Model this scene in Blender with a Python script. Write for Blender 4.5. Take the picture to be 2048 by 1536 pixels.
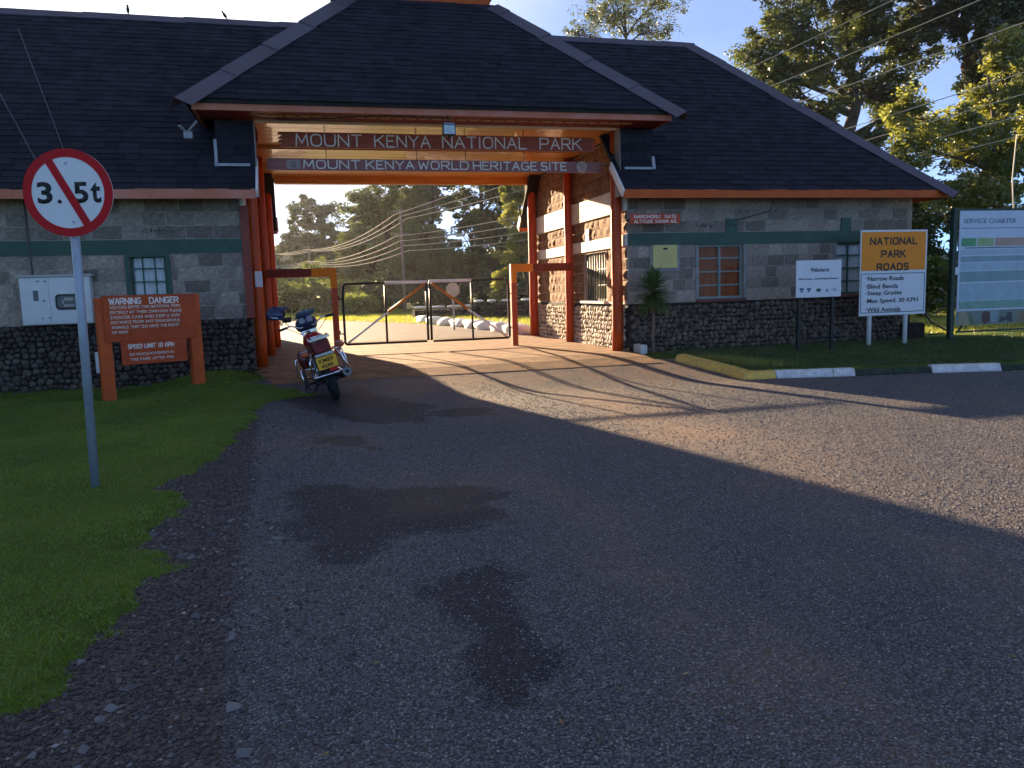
import bpy, bmesh, math, random
import numpy as np
from mathutils import Vector, Matrix, Euler

for o in list(bpy.data.objects):
    bpy.data.objects.remove(o)
sc = bpy.context.scene
C = sc.collection
R = math.radians

# ------------------------------------------------------------------ camera
CAM_H = 1.312
def cam_axes(yaw, p, r):
    cy, sy = math.cos(yaw), math.sin(yaw)
    F = Vector((sy*math.cos(p), cy*math.cos(p), -math.sin(p)))
    rt = Vector((cy, -sy, 0)); dn = F.cross(rt)
    c, s = math.cos(r), math.sin(r)
    return c*rt+s*dn, -s*rt+c*dn, F
ax, dn, fw = cam_axes(R(13.89), R(6.905), R(1.731))
cam = bpy.data.cameras.new('camera')
cam.sensor_width = 36; cam.lens = 36*1560/2048
cam.clip_start = .05; cam.clip_end = 4000
camo = bpy.data.objects.new('camera', cam); C.objects.link(camo)
m = Matrix.Identity(4)
for i in range(3):
    m[i][0] = ax[i]; m[i][1] = -dn[i]; m[i][2] = -fw[i]
m[0][3], m[1][3], m[2][3] = 0, 0, CAM_H
camo.matrix_world = m
sc.camera = camo

# ------------------------------------------------------------------ light
SUNDIR = Vector((-.25, 1, .205)).normalized()       # towards the sun
SUN_STRENGTH = 5.0; SKY_STRENGTH = .05
world = bpy.data.worlds.new('World'); sc.world = world; world.use_nodes = True
nt = world.node_tree; nt.nodes.clear()
out = nt.nodes.new('ShaderNodeOutputWorld'); bg = nt.nodes.new('ShaderNodeBackground')
sky = nt.nodes.new('ShaderNodeTexSky'); sky.sky_type = 'NISHITA'; sky.sun_disc = False
sky.sun_elevation = math.asin(SUNDIR.z); sky.sun_rotation = math.atan2(SUNDIR.x, SUNDIR.y)
sky.altitude = 2400; sky.air_density = .55; sky.dust_density = .25; sky.ozone_density = 4.0
tc = nt.nodes.new('ShaderNodeTexCoord'); mp = nt.nodes.new('ShaderNodeMapping')
mp.inputs['Scale'].default_value = (1, 1, 2.6)
nz = nt.nodes.new('ShaderNodeTexNoise'); nz.inputs['Scale'].default_value = 1.7
nz.inputs['Detail'].default_value = 6; nz.inputs['Roughness'].default_value = .5
cr = nt.nodes.new('ShaderNodeValToRGB')
cr.color_ramp.elements[0].position = .36; cr.color_ramp.elements[1].position = .70
cr.color_ramp.elements[0].color = (0, 0, 0, 1); cr.color_ramp.elements[1].color = (1, 1, 1, 1)
# thin bright cloud, white and thickest towards the low sun (a real cloud bank there)
dp = nt.nodes.new('ShaderNodeVectorMath'); dp.operation = 'DOT_PRODUCT'
dp.inputs[1].default_value = Vector((-.45, 1, .30)).normalized()
mr = nt.nodes.new('ShaderNodeMapRange'); mr.inputs[1].default_value = .74; mr.inputs[2].default_value = .985
mr.inputs[3].default_value = 0; mr.inputs[4].default_value = .9
ad = nt.nodes.new('ShaderNodeMath'); ad.operation = 'ADD'; ad.use_clamp = True
ml = nt.nodes.new('ShaderNodeMath'); ml.operation = 'MULTIPLY'; ml.inputs[1].default_value = .27
mx = nt.nodes.new('ShaderNodeMix'); mx.data_type = 'RGBA'
mx.inputs[7].default_value = (6.0, 6.2, 6.4, 1)
L = nt.links
L.new(tc.outputs['Generated'], mp.inputs['Vector']); L.new(mp.outputs[0], nz.inputs['Vector'])
L.new(nz.outputs['Fac'], cr.inputs[0]); L.new(tc.outputs['Generated'], dp.inputs[0])
L.new(dp.outputs['Value'], mr.inputs[0]); L.new(cr.outputs[0], ml.inputs[0])
L.new(ml.outputs[0], ad.inputs[0]); L.new(mr.outputs[0], ad.inputs[1])
L.new(ad.outputs[0], mx.inputs[0]); L.new(sky.outputs[0], mx.inputs[6])
L.new(mx.outputs[2], bg.inputs['Color']); bg.inputs['Strength'].default_value = SKY_STRENGTH
L.new(bg.outputs[0], out.inputs['Surface'])
sun = bpy.data.lights.new('sun', 'SUN'); sun.energy = SUN_STRENGTH; sun.angle = R(.5)
sun.color = (1, .73, .45)
suno = bpy.data.objects.new('sun', sun); C.objects.link(suno)
suno.rotation_euler = SUNDIR.to_track_quat('Z', 'Y').to_euler()
suno.location = (-8, 40, 12)
sc.view_settings.view_transform = 'Standard'; sc.view_settings.look = 'None'
sc.view_settings.gamma = 1; sc.view_settings.use_curve_mapping = False
sc.view_settings.exposure = 2.42
sc.render.film_transparent = False
try:
    sc.cycles.use_denoising = True
    sc.cycles.max_bounces = 6; sc.cycles.diffuse_bounces = 3; sc.cycles.transparent_max_bounces = 6
    sc.cycles.sample_clamp_indirect = 6
except Exception:
    pass

rnd = random.Random(7)
NP = np.random.default_rng(11)

# ------------------------------------------------------------------ materials
MATS = {}
def mat(name, col, rough=.7, metal=0, var=.15, scale=6, bump=0, bscale=40, spec=.3, col2=None,
        trans=0, coat=0, detail=5, stretch=(1, 1, 1), coord='Object', rnd_obj=0, em=0):
    if name in MATS: return MATS[name]
    m = bpy.data.materials.new(name); m.use_nodes = True; MATS[name] = m
    nt = m.node_tree; n = nt.nodes; l = nt.links
    b = n['Principled BSDF']
    b.inputs['Roughness'].default_value = rough; b.inputs['Metallic'].default_value = metal
    b.inputs['Specular IOR Level'].default_value = spec
    if coat: b.inputs['Coat Weight'].default_value = coat
    tc = n.new('ShaderNodeTexCoord'); mp = n.new('ShaderNodeMapping'); mp.inputs['Scale'].default_value = stretch
    l.new(tc.outputs[coord], mp.inputs[0])
    tx = n.new('ShaderNodeTexNoise'); tx.inputs['Scale'].default_value = scale; tx.inputs['Detail'].default_value = detail
    tx.inputs['Roughness'].default_value = .6
    l.new(mp.outputs[0], tx.inputs['Vector'])
    ra = n.new('ShaderNodeValToRGB')
    c2 = col2 if col2 else tuple(min(1, c*(1+var)) for c in col)
    c1 = col if col2 else tuple(c*(1-var) for c in col)
    ra.color_ramp.elements[0].color = (*c1, 1); ra.color_ramp.elements[1].color = (*c2, 1)
    ra.color_ramp.elements[0].position = .34; ra.color_ramp.elements[1].position = .66
    l.new(tx.outputs['Fac'], ra.inputs[0])
    last = ra.outputs[0]
    if rnd_obj:
        oi = n.new('ShaderNodeObjectInfo'); hs = n.new('ShaderNodeHueSaturation')
        mrr = n.new('ShaderNodeMapRange'); mrr.inputs[3].default_value = 1-rnd_obj; mrr.inputs[4].default_value = 1+rnd_obj
        l.new(oi.outputs['Random'], mrr.inputs[0]); l.new(mrr.outputs[0], hs.inputs['Value'])
        l.new(last, hs.inputs['Color']); last = hs.outputs[0]
    l.new(last, b.inputs['Base Color'])
    if bump:
        t2 = n.new('ShaderNodeTexNoise'); t2.inputs['Scale'].default_value = bscale; t2.inputs['Detail'].default_value = 6
        l.new(mp.outputs[0], t2.inputs['Vector'])
        bp = n.new('ShaderNodeBump'); bp.inputs['Strength'].default_value = bump; bp.inputs['Distance'].default_value = .02
        l.new(t2.outputs['Fac'], bp.inputs['Height']); l.new(bp.outputs[0], b.inputs['Normal'])
    if em:
        b.inputs['Emission Color'].default_value = (*col, 1); b.inputs['Emission Strength'].default_value = em
    return m
orange = mat('orange_paint', (.42, .07, .010), .5, spec=.2, var=.22, scale=5, bump=.15, bscale=14, col2=(.50, .10, .016))
orange_post = mat('post_paint', (.38, .045, .005), .42, spec=.22, var=.2, scale=3, bump=.35, bscale=5, stretch=(3, 3, .6), coat=.05, col2=(.50, .075, .008))
fascia_m = mat('fascia_paint', (.42, .11, .04), .5, spec=.3, scale=2.2, bump=.12, bscale=9, col2=(.50, .19, .13))
yellow_post = mat('yellow_band_paint', (.75, .21, .004), .5, spec=.2, var=.15, bump=.1)
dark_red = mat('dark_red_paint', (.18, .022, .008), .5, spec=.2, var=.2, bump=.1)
wood_ceiling = mat('varnished_ceiling_boards', (.50, .20, .035), .28, scale=5, stretch=(.35, 5, 5), bump=.08, bscale=20, col2=(.70, .33, .08), rnd_obj=.16, coat=.4)
sign_wood = mat('sign_board_paint', (.30, .052, .018), .45, var=.2, scale=4, bump=.15, bscale=20, stretch=(.5, 3, 3))
warn_m = mat('warning_board_paint', (.42, .062, .012), .6, var=.18, scale=4, bump=.15)
letter_m = mat('letter_paint', (.74, .68, .60), .6, var=.1)
white_paint = mat('white_paint', (.78, .78, .76), .6, var=.05, scale=8, bump=.12, bscale=25)
concrete_white = mat('painted_concrete', (.62, .60, .56), .75, var=.08, scale=3, bump=.15, bscale=30)
shingle_m = mat('slate_shingle', (.017, .017, .024), .9, scale=9, bump=.35, bscale=60, col2=(.036, .033, .044), rnd_obj=.24, spec=.12)
shingle_stuff = mat('slate_course', (.017, .017, .024), .9, scale=3, bump=.35, bscale=60, col2=(.038, .035, .046), spec=.12)
hip_m = mat('hip_flashing', (.10, .082, .105), .55, metal=.1, var=.12, scale=2, bump=.05)
flash_m = mat('lead_flashing', (.30, .31, .34), .5, metal=.2, var=.15)
green_band_m = mat('green_band_paint', (.045, .095, .068), .6, var=.15, scale=3, bump=.1)
green_frame_m = mat('green_frame_paint', (.035, .085, .06), .5, var=.1)
pale_frame_m = mat('pale_green_frame_paint', (.20, .25, .23), .5, var=.1)
mortar_m = mat('mortar', (.33, .275, .225), .9, var=.22, scale=4, bump=.6, bscale=18)
stone_m = mat('quarry_stone', (.20, .162, .13), .88, scale=5, bump=.8, bscale=22, col2=(.38, .31, .25), rnd_obj=.42)
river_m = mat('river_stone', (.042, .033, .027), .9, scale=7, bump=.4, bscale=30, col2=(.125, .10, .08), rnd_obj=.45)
river_sunlit = mat('sunlit_river_stone', (.30, .25, .20), .75, scale=7, bump=.4, bscale=30, col2=(.62, .56, .48), rnd_obj=.3)  # lighter copy of river_m: sunlight on the passage plinth put into the colour
plinth_m = mat('plinth_mortar', (.022, .019, .017), .95, var=.3, scale=5, bump=.7, bscale=20)
bark_m = mat('bark', (.075, .055, .040), .9, var=.35, scale=6, bump=.8, bscale=14, stretch=(1, 1, .3))
steel_m = mat('galvanised_pole', (.33, .38, .44), .42, metal=.35, var=.1, scale=9)
black_m = mat('black_paint', (.014, .014, .014), .42, var=.2)
rubber_m = mat('tyre_rubber', (.018, .018, .020), .85, var=.2, bump=.3)
chrome_m = mat('chrome', (.75, .77, .80), .14, metal=1, var=.04)
maroon_m = mat('maroon_panel', (.085, .010, .012), .3, var=.12, coat=.4)
redtank_m = mat('red_tank', (.30, .008, .012), .25, var=.1, coat=.5)
blueblk_m = mat('blue_black_cowl', (.018, .028, .075), .3, var=.2, coat=.4)
engine_m = mat('engine_alloy', (.14, .14, .15), .45, metal=.7, var=.2)
redlens_m = mat('red_lens', (.50, .015, .02), .2, var=.1)
amber_m = mat('amber_lens', (.42, .09, .03), .25, var=.1)
plate_yellow = mat('plate_yellow', (.78, .42, .02), .45, var=.06)
sign_orange = mat('sign_orange_film', (.80, .25, .008), .5, var=.03)
sign_white = mat('sign_white_film', (.66, .68, .70), .5, var=.03)
sign_red = mat('sign_red_film', (.44, .006, .010), .5, spec=.2, var=.05)
sign_black = mat('sign_black_print', (.02, .02, .022), .5, var=.1)
plaque_m = mat('yellow_plaque', (.60, .50, .17), .4, var=.05)
paper_m = mat('paper', (.72, .72, .72), .8, var=.03)
curtain_o = mat('orange_curtain', (.33, .075, .022), .85, var=.3, scale=3, stretch=(9, 9, .5))
curtain_w = mat('white_curtain', (.80, .80, .80), .85, var=.18, scale=3, stretch=(9, 9, .6))
wire_m = mat('cable', (.48, .44, .36), .6, metal=0, var=.05)
metalbox_m = mat('meter_box_enamel', (.60, .62, .61), .45, var=.05)
slab_m = mat('paving_slab', (.145, .082, .042), .82, scale=2.6, bump=.35, bscale=30, col2=(.31, .165, .080), rnd_obj=.08, detail=9)
rock_m = mat('rough_stone', (.05, .045, .04), .9, var=.35, scale=4, bump=.5)
kerb_y = mat('yellow_kerb_paint', (.80, .50, .08), .75, scale=14, bump=.4, bscale=25, col2=(.55, .37, .13))
kerb_w = mat('white_kerb_paint', (.72, .72, .71), .75, scale=9, bump=.4, bscale=25, col2=(.50, .50, .49))
kerb_g = mat('mossy_kerb', (.030, .048, .032), .9, var=.35, scale=9, bump=.5)
bird_m = mat('bird_feathers', (.03, .03, .035), .8, var=.2)
tree_far_hill = mat('far_hill', (.05, .075, .06), .9, var=.2, scale=.01)
soil_m = mat('roof_underlay', (.02, .02, .022), .9)
green_post_m = mat('dark_green_paint', (.020, .045, .032), .5, var=.15)
sky_glass = bpy.data.materials.new('window_glass'); sky_glass.use_nodes = True; MATS['g'] = sky_glass
b = sky_glass.node_tree.nodes['Principled BSDF']; b.inputs['Roughness'].default_value = .06
b.inputs['Transmission Weight'].default_value = 1; b.inputs['IOR'].default_value = 1.12
b.inputs['Base Color'].default_value = (.9, .93, .93, 1)

def leafmat(name, c1, c2, tr=.45, sc=.6):
    m = bpy.data.materials.new(name); m.use_nodes = True; MATS[name] = m
    nt = m.node_tree; n = nt.nodes; l = nt.links
    n.remove(n['Principled BSDF']); o = n['Material Output']
    d = n.new('ShaderNodeBsdfDiffuse'); t = n.new('ShaderNodeBsdfTranslucent'); g = n.new('ShaderNodeBsdfGlossy')
    g.inputs['Roughness'].default_value = .38
    ms = n.new('ShaderNodeMixShader'); ms.inputs[0].default_value = tr
    ms2 = n.new('ShaderNodeMixShader'); ms2.inputs[0].default_value = .07
    ge = n.new('ShaderNodeNewGeometry')
    tx = n.new('ShaderNodeTexNoise'); tx.inputs['Scale'].default_value = sc; tx.inputs['Detail'].default_value = 3
    tcn = n.new('ShaderNodeTexCoord'); l.new(tcn.outputs['Object'], tx.inputs['Vector'])
    mm = n.new('ShaderNodeMath'); mm.operation = 'MULTIPLY_ADD'; mm.inputs[1].default_value = .55
    l.new(ge.outputs['Random Per Island'], mm.inputs[0]); 
    m2 = n.new('ShaderNodeMath'); m2.operation = 'MULTIPLY_ADD'; m2.inputs[1].default_value = 1.6; m2.inputs[2].default_value = -.55
    l.new(tx.outputs['Fac'], m2.inputs[0]); l.new(m2.outputs[0], mm.inputs[2]); mm.use_clamp = True
    r = n.new('ShaderNodeValToRGB'); r.color_ramp.elements[0].color = (*c1, 1); r.color_ramp.elements[1].color = (*c2, 1)
    l.new(mm.outputs[0], r.inputs[0])
    hs = n.new('ShaderNodeHueSaturation'); hs.inputs['Value'].default_value = 1.5; hs.inputs['Saturation'].default_value = 1.1
    hs.inputs['Hue'].default_value = .485
    l.new(r.outputs[0], d.inputs[0]); l.new(r.outputs[0], hs.inputs['Color']); l.new(hs.outputs[0], t.inputs[0])
    l.new(d.outputs[0], ms.inputs[1]); l.new(t.outputs[0], ms.inputs[2])
    l.new(ms.outputs[0], ms2.inputs[1]); l.new(g.outputs[0], ms2.inputs[2]); l.new(ms2.outputs[0], o.inputs[0])
    return m
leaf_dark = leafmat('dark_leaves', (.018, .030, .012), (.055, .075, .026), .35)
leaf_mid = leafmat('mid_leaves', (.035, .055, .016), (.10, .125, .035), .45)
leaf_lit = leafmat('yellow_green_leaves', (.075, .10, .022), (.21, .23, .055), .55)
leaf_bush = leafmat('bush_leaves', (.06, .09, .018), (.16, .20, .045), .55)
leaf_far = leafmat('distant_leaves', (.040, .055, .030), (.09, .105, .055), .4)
leaf_yucca = leafmat('yucca_leaves', (.035, .095, .025), (.09, .19, .05), .3)
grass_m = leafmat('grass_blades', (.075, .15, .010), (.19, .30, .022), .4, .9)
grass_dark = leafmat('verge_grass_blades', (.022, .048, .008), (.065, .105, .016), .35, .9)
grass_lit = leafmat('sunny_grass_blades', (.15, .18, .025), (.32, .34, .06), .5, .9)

# ------------------------------------------------------------------ object helpers
def tag(o, label=None, cat=None, group=None, kind=None):
    if label: o['label'] = label
    if cat: o['category'] = cat
    if group: o['group'] = group
    if kind: o['kind'] = kind
    return o
def empty(name, loc, label, cat, group=None, rot=None):
    o = bpy.data.objects.new(name, None); C.objects.link(o); o.location = loc
    if rot is not None: o.rotation_euler = rot
    o.empty_display_size = .1
    return tag(o, label, cat, group)
def link(name, me, parent=None, mtx=None):
    o = bpy.data.objects.new(name, me); C.objects.link(o)
    if parent is not None: o.parent = parent
    if mtx is not None: o.matrix_local = mtx
    return o
def origin_of(p):
    v = Vector((0, 0, 0))
    while p is not None:
        v = v+p.location; p = p.parent
    return v
class MB:
    """collects geometry; coordinates are world unless local=True at build"""
    def __init__(s): s.v = []; s.f = []; s.smooth = []; s.marks = []
    def add(s, vs, fs, smooth=False):
        k = len(s.v); s.marks.append((k, len(s.f))); s.v += [tuple(v) for v in vs]; s.f += [tuple(i+k for i in f) for f in fs]
        s.smooth += [smooth]*len(fs); return s
    def box(s, x0, x1, y0, y1, z0, z1, bev=0):
        if bev:
            b = bev
            P = []
            for z, i in ((z0, b), (z0+b, 0), (z1-b, 0), (z1, b)):
                P.append([(x0+i, y0+i, z), (x1-i, y0+i, z), (x1-i, y1-i, z), (x0+i, y1-i, z)])
            vs = [p for q in P for p in q]
            fs = [(3, 2, 1, 0), (12, 13, 14, 15)]
            for r in range(3):
                for k in range(4): fs.append((r*4+k, r*4+(k+1) % 4, r*4+4+(k+1) % 4, r*4+4+k))
            return s.add(vs, fs)
        return s.add([(x0, y0, z0), (x1, y0, z0), (x1, y1, z0), (x0, y1, z0), (x0, y0, z1), (x1, y0, z1), (x1, y1, z1), (x0, y1, z1)],
                     [(3, 2, 1, 0), (4, 5, 6, 7), (0, 1, 5, 4), (1, 2, 6, 5), (2, 3, 7, 6), (3, 0, 4, 7)])
    def hexa(s, a, b):  # two quads (lists of 4 points) joined
        return s.add(list(a)+list(b), [(3, 2, 1, 0), (4, 5, 6, 7), (0, 1, 5, 4), (1, 2, 6, 5), (2, 3, 7, 6), (3, 0, 4, 7)])
    def bar(s, a, b, w, h, up=(0, 0, 1), ext=0):
        a, b = Vector(a), Vector(b); d = (b-a).normalized(); a = a-d*ext; b = b+d*ext
        x = d.cross(Vector(up)).normalized(); y = x.cross(d)
        q = [x*w/2+y*h/2, -x*w/2+y*h/2, -x*w/2-y*h/2, x*w/2-y*h/2]
        return s.hexa([a+p for p in q], [b+p for p in q])
    def tube(s, pts, r, n=8, cap=True, smooth=True):
        pts = [Vector(p) for p in pts]
        rr = r if isinstance(r, (list, tuple)) else [r]*len(pts)
        vs = []; u = None
        for i, p in enumerate(pts):
            d = (pts[min(i+1, len(pts)-1)]-pts[max(i-1, 0)]).normalized()
            if u is None:
                u = d.orthogonal().normalized()
            u = (u-d*u.dot(d)).normalized(); w = d.cross(u)
            for k in range(n):
                a = 2*math.pi*k/n; vs.append(p+(u*math.cos(a)+w*math.sin(a))*rr[i])
        fs = []
        for i in range(len(pts)-1):
            for k in range(n): fs.append((i*n+k, i*n+(k+1) % n, (i+1)*n+(k+1) % n, (i+1)*n+k))
        s.add(vs, fs, smooth)
        if cap:
            k = len(s.v)-len(vs)
            s.f.append(tuple(k+i for i in range(n))[::-1]); s.smooth.append(False)
            s.f.append(tuple(k+(len(pts)-1)*n+i for i in range(n))); s.smooth.append(False)
        return s
    def disc(s, c, axis, r, th, n=32, r_in=0):
        c = Vector(c); axis = Vector(axis).normalized(); u = axis.orthogonal().normalized(); w = axis.cross(u)
        vs = []; fs = []
        for side in (-.5, .5):
            for k in range(n):
                a = 2*math.pi*k/n; vs.append(c+axis*th*side+(u*math.cos(a)+w*math.sin(a))*r)
        if r_in:
            for side in (-.5, .5):
                for k in range(n):
                    a = 2*math.pi*k/n; vs.append(c+axis*th*side+(u*math.cos(a)+w*math.sin(a))*r_in)
        for k in range(n):
            j = (k+1) % n
            fs.append((k, j, n+j, n+k))
            if r_in:
                fs.append((2*n+j, 2*n+k, 3*n+k, 3*n+j)); fs.append((n+k, n+j, 3*n+j, 3*n+k)); fs.append((j, k, 2*n+k, 2*n+j))
        if not r_in:
            fs.append(tuple(range(n))[::-1]); fs.append(tuple(range(n, 2*n)))
        return s.add(vs, fs)
    def torus(s, c, axis, r, t, n=28, k=8, tz=None):
        c = Vector(c); axis = Vector(axis).normalized(); u = axis.orthogonal().normalized(); w = axis.cross(u); tz = tz or t
        vs = []; fs = []
        for i in range(n):
            a = 2*math.pi*i/n; d = u*math.cos(a)+w*math.sin(a)
            for j in range(k):
                b = 2*math.pi*j/k; vs.append(c+d*(r+t*math.cos(b))+axis*tz*math.sin(b))
        for i in range(n):
            for j in range(k):
                fs.append((i*k+j, ((i+1) % n)*k+j, ((i+1) % n)*k+(j+1) % k, i*k+(j+1) % k))
        return s.add(vs, fs, True)
    def ell(s, c, r, n=12, k=8, mtx=None):
        vs = []; fs = []
        for j in range(k+1):
            t = math.pi*j/k
            for i in range(n):
                a = 2*math.pi*i/n
                p = Vector((r[0]*math.sin(t)*math.cos(a), r[1]*math.sin(t)*math.sin(a), r[2]*math.cos(t)))
                if mtx: p = mtx @ p
                vs.append(Vector(c)+p)
        for j in range(k):
            for i in range(n): fs.append((j*n+i, (j+1)*n+i, (j+1)*n+(i+1) % n, j*n+(i+1) % n))
        return s.add(vs, fs, True)
    def loft(s, secs, smooth=True, cap=True):
        n = len(secs[0]); vs = [p for q in secs for p in q]; fs = []
        for i in range(len(secs)-1):
            for k in range(n): fs.append((i*n+k, i*n+(k+1) % n, (i+1)*n+(k+1) % n, (i+1)*n+k))
        if cap: fs += [tuple(range(n))[::-1], tuple(range((len(secs)-1)*n, len(secs)*n))]
        return s.add(vs, fs, smooth)
    def mesh(s, name, m=None, off=Vector((0, 0, 0))):
        me = bpy.data.meshes.new(name)
        me.from_pydata([(v[0]-off[0], v[1]-off[1], v[2]-off[2]) for v in s.v], [], s.f)
        me.polygons.foreach_set('use_smooth', s.smooth)
        if m: me.materials.append(m)
        me.validate(); me.update(); return me
    def build_each(s, name, m, parent, **kw):
        n = 0; first = None
        for (v0, f0), (v1, f1) in zip(s.marks, s.marks[1:]+[(len(s.v), len(s.f))]):
            q = MB(); q.v = s.v[v0:v1]; q.f = [tuple(i-v0 for i in f) for f in s.f[f0:f1]]; q.smooth = s.smooth[f0:f1]
            o = q.build(name, m, parent, **kw); first = first or o
        return first
    def build(s, name, m, parent=None, label=None, local=False, **kw):
        if parent is not None:
            me = s.mesh(name, m, Vector((0, 0, 0)) if local else origin_of(parent)); o = link(name, me, parent)
        else:
            V = np.array(s.v); c = Vector(((V[:, 0].min()+V[:, 0].max())/2, (V[:, 1].min()+V[:, 1].max())/2, V[:, 2].min()))
            me = s.mesh(name, m, c); o = link(name, me); o.location = c
        # make normals consistent
        bm = bmesh.new(); bm.from_mesh(me); bmesh.ops.recalc_face_normals(bm, faces=bm.faces); bm.to_mesh(me); bm.free()
        return tag(o, label, **kw)
def np_mesh(name, verts, faces, m, smooth=False):
    """faces: (n,k) array"""
    me = bpy.data.meshes.new(name); nv = len(verts); nf, k = faces.shape
    me.vertices.add(nv); me.vertices.foreach_set('co', np.asarray(verts, np.float32).ravel())
    me.loops.add(nf*k); me.loops.foreach_set('vertex_index', np.asarray(faces, np.int32).ravel())
    me.polygons.add(nf); me.polygons.foreach_set('loop_start', np.arange(nf, dtype=np.int32)*k)
    me.polygons.foreach_set('use_smooth', np.full(nf, smooth))
    me.materials.append(m); me.update(calc_edges=True); return me

def text_mesh(body, w, h, m, spacing=1.0, bold=0, extrude=.004, name='lettering', align='LEFT'):
    cu = bpy.data.curves.new('t', 'FONT'); cu.body = body; cu.size = 1; cu.space_character = spacing
    cu.offset = bold; cu.extrude = 0; cu.resolution_u = 3
    o = bpy.data.objects.new('t', cu); C.objects.link(o)
    bpy.context.view_layer.update()
    me = bpy.data.meshes.new_from_object(o.evaluated_get(bpy.context.evaluated_depsgraph_get()))
    bpy.data.objects.remove(o); bpy.data.curves.remove(cu)
    co = np.array([v.co[:] for v in me.vertices]); mn = co.min(0); mxx = co.max(0)
    sx = w/(mxx[0]-mn[0]); sy = (h/(mxx[1]-mn[1])) if h else sx
    for v in me.vertices:
        v.co = ((v.co.x-mn[0])*sx, (v.co.y-mn[1])*sy, 0)
    bm = bmesh.new(); bm.from_mesh(me)
    r = bmesh.ops.extrude_face_region(bm, geom=bm.faces[:])
    for e in r['geom']:
        if isinstance(e, bmesh.types.BMVert): e.co.z += extrude
    bmesh.ops.recalc_face_normals(bm, faces=bm.faces); bm.to_mesh(me); bm.free()
    me.name = name; me.materials.clear(); me.materials.append(m); return me
def put_text(parent, body, x, y, z, w, h, m, rz=0, face=None, **kw):
    """text on a vertical board: lower-left corner at world x,y,z; facing -Y, turned by rz"""
    me = text_mesh(body, w, h, m, **kw)
    mt = Matrix.Translation(Vector((x, y, z))-origin_of(parent)) @ Matrix.Rotation(rz, 4, 'Z') @ Matrix.Rotation(R(90), 4, 'X')
    return link(kw.get('name', 'lettering'), me, parent, mt)

def _ov(x0, x1, y0, y1, a0, a1, n=10, e=.72):
    o = []
    for i in range(n+1):
        t = R(a0+(a1-a0)*i/n); c, q = math.cos(t), math.sin(t)
        o.append(((x0+x1)/2+(x1-x0)/2*math.copysign(abs(c)**e, c), (y0+y1)/2+(y1-y0)/2*math.copysign(abs(q)**e, q)))
    return o
STROKES = {
 'A': [[(0, 0), (.5, 1), (1, 0)], [(.19, .36), (.81, .36)]], 'C': [_ov(0, 1, 0, 1, 50, 310)],
 'D': [[(0, 0), (0, 1), (.45, 1)]+_ov(-.1, 1, 0, 1, 80, -80, 8)+[(0, 0)]], 'E': [[(1, 0), (0, 0), (0, 1), (1, 1)], [(0, .52), (.8, .52)]],
 'F': [[(0, 0), (0, 1), (1, 1)], [(0, .52), (.8, .52)]], 'G': [_ov(0, 1, 0, 1, 45, 350)+[(1, .45), (.6, .45)]], 'H': [[(0, 0), (0, 1)], [(1, 0), (1, 1)], [(0, .5), (1, .5)]],
 'I': [[(.5, 0), (.5, 1)]], 'K': [[(0, 0), (0, 1)], [(.95, 1), (0, .42)], [(.3, .6), (1, 0)]], 'L': [[(0, 1), (0, 0), (1, 0)]], 'M': [[(0, 0), (.08, 1), (.5, .25), (.92, 1), (1, 0)]],
 'N': [[(0, 0), (0, 1), (1, 0), (1, 1)]], 'O': [_ov(0, 1, 0, 1, 0, 360, 18)], 'P': [[(0, 0), (0, 1), (.5, 1)]+_ov(0, 1, .46, 1, 80, -80, 7)+[(0, .46)]],
 'R': [[(0, 0), (0, 1), (.5, 1)]+_ov(0, .95, .48, 1, 80, -80, 7)+[(0, .48)], [(.5, .48), (1, 0)]],
 'S': [_ov(.02, .98, .5, 1, 30, 200, 7)+_ov(0, 1, 0, .5, 110, -150, 8)], 'T': [[(0, 1), (1, 1)], [(.5, 1), (.5, 0)]], 'U': [[(0, 1), (0, .4)]+_ov(0, 1, 0, .8, 185, 355, 8)+[(1, .4), (1, 1)]],
 'V': [[(0, 1), (.5, 0), (1, 1)]], 'W': [[(0, 1), (.24, 0), (.5, .8), (.76, 0), (1, 1)]], 'X': [[(0, 0), (1, 1)], [(0, 1), (1, 0)]], 'Y': [[(0, 1), (.5, .48), (1, 1)], [(.5, .48), (.5, 0)]],
 '0': [_ov(.1, .9, 0, 1, 0, 360, 16)], '1': [[(.25, .8), (.55, 1), (.55, 0)]], '2': [_ov(.05, .95, .4, 1, 160, -40, 7)+[(0, 0), (1, 0)]], '4': [[(.75, 0), (.75, 1), (0, .3), (1, .3)]]}
def stroke_text(parent, body, x, y, z, w, h, m, th=.022, deep=.008, gap=.32, rz=0, local=False):
    wid = {'I': .18, ' ': .55, 'M': 1.12, 'W': 1.25, '1': .6, 'E': .8, 'L': .78, 'F': .8, 'S': .85, 'T': .95}
    tot = sum(wid.get(c, 1) for c in body)+gap*(len(body)-1); k = w/tot; u = 0; mb = MB(); n_ = 0
    for c in body:
        cw = wid.get(c, 1)*k
        for P_ in STROKES.get(c, []):
            for p, q in zip(P_[:-1], P_[1:]):
                a = Vector((x+u+p[0]*cw if c != 'I' else x+u+cw/2, y, z+p[1]*h)); b = Vector((x+u+q[0]*cw if c != 'I' else x+u+cw/2, y, z+q[1]*h))
                if (b-a).length < 1e-4: continue
                n_ += 1; mb.bar(a, b, th, deep+.0004*(n_ % 7), up=(0, 1, 0), ext=th*.42)
        u += cw+gap*k
    return mb.build('lettering', m, parent, local=local)
def ss(t): t = np.clip(t, 0, 1); return t*t*(3-2*t)
def zroad(X, Y): return -.29*ss((14.5-np.asarray(Y, float))/3.2)

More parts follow.
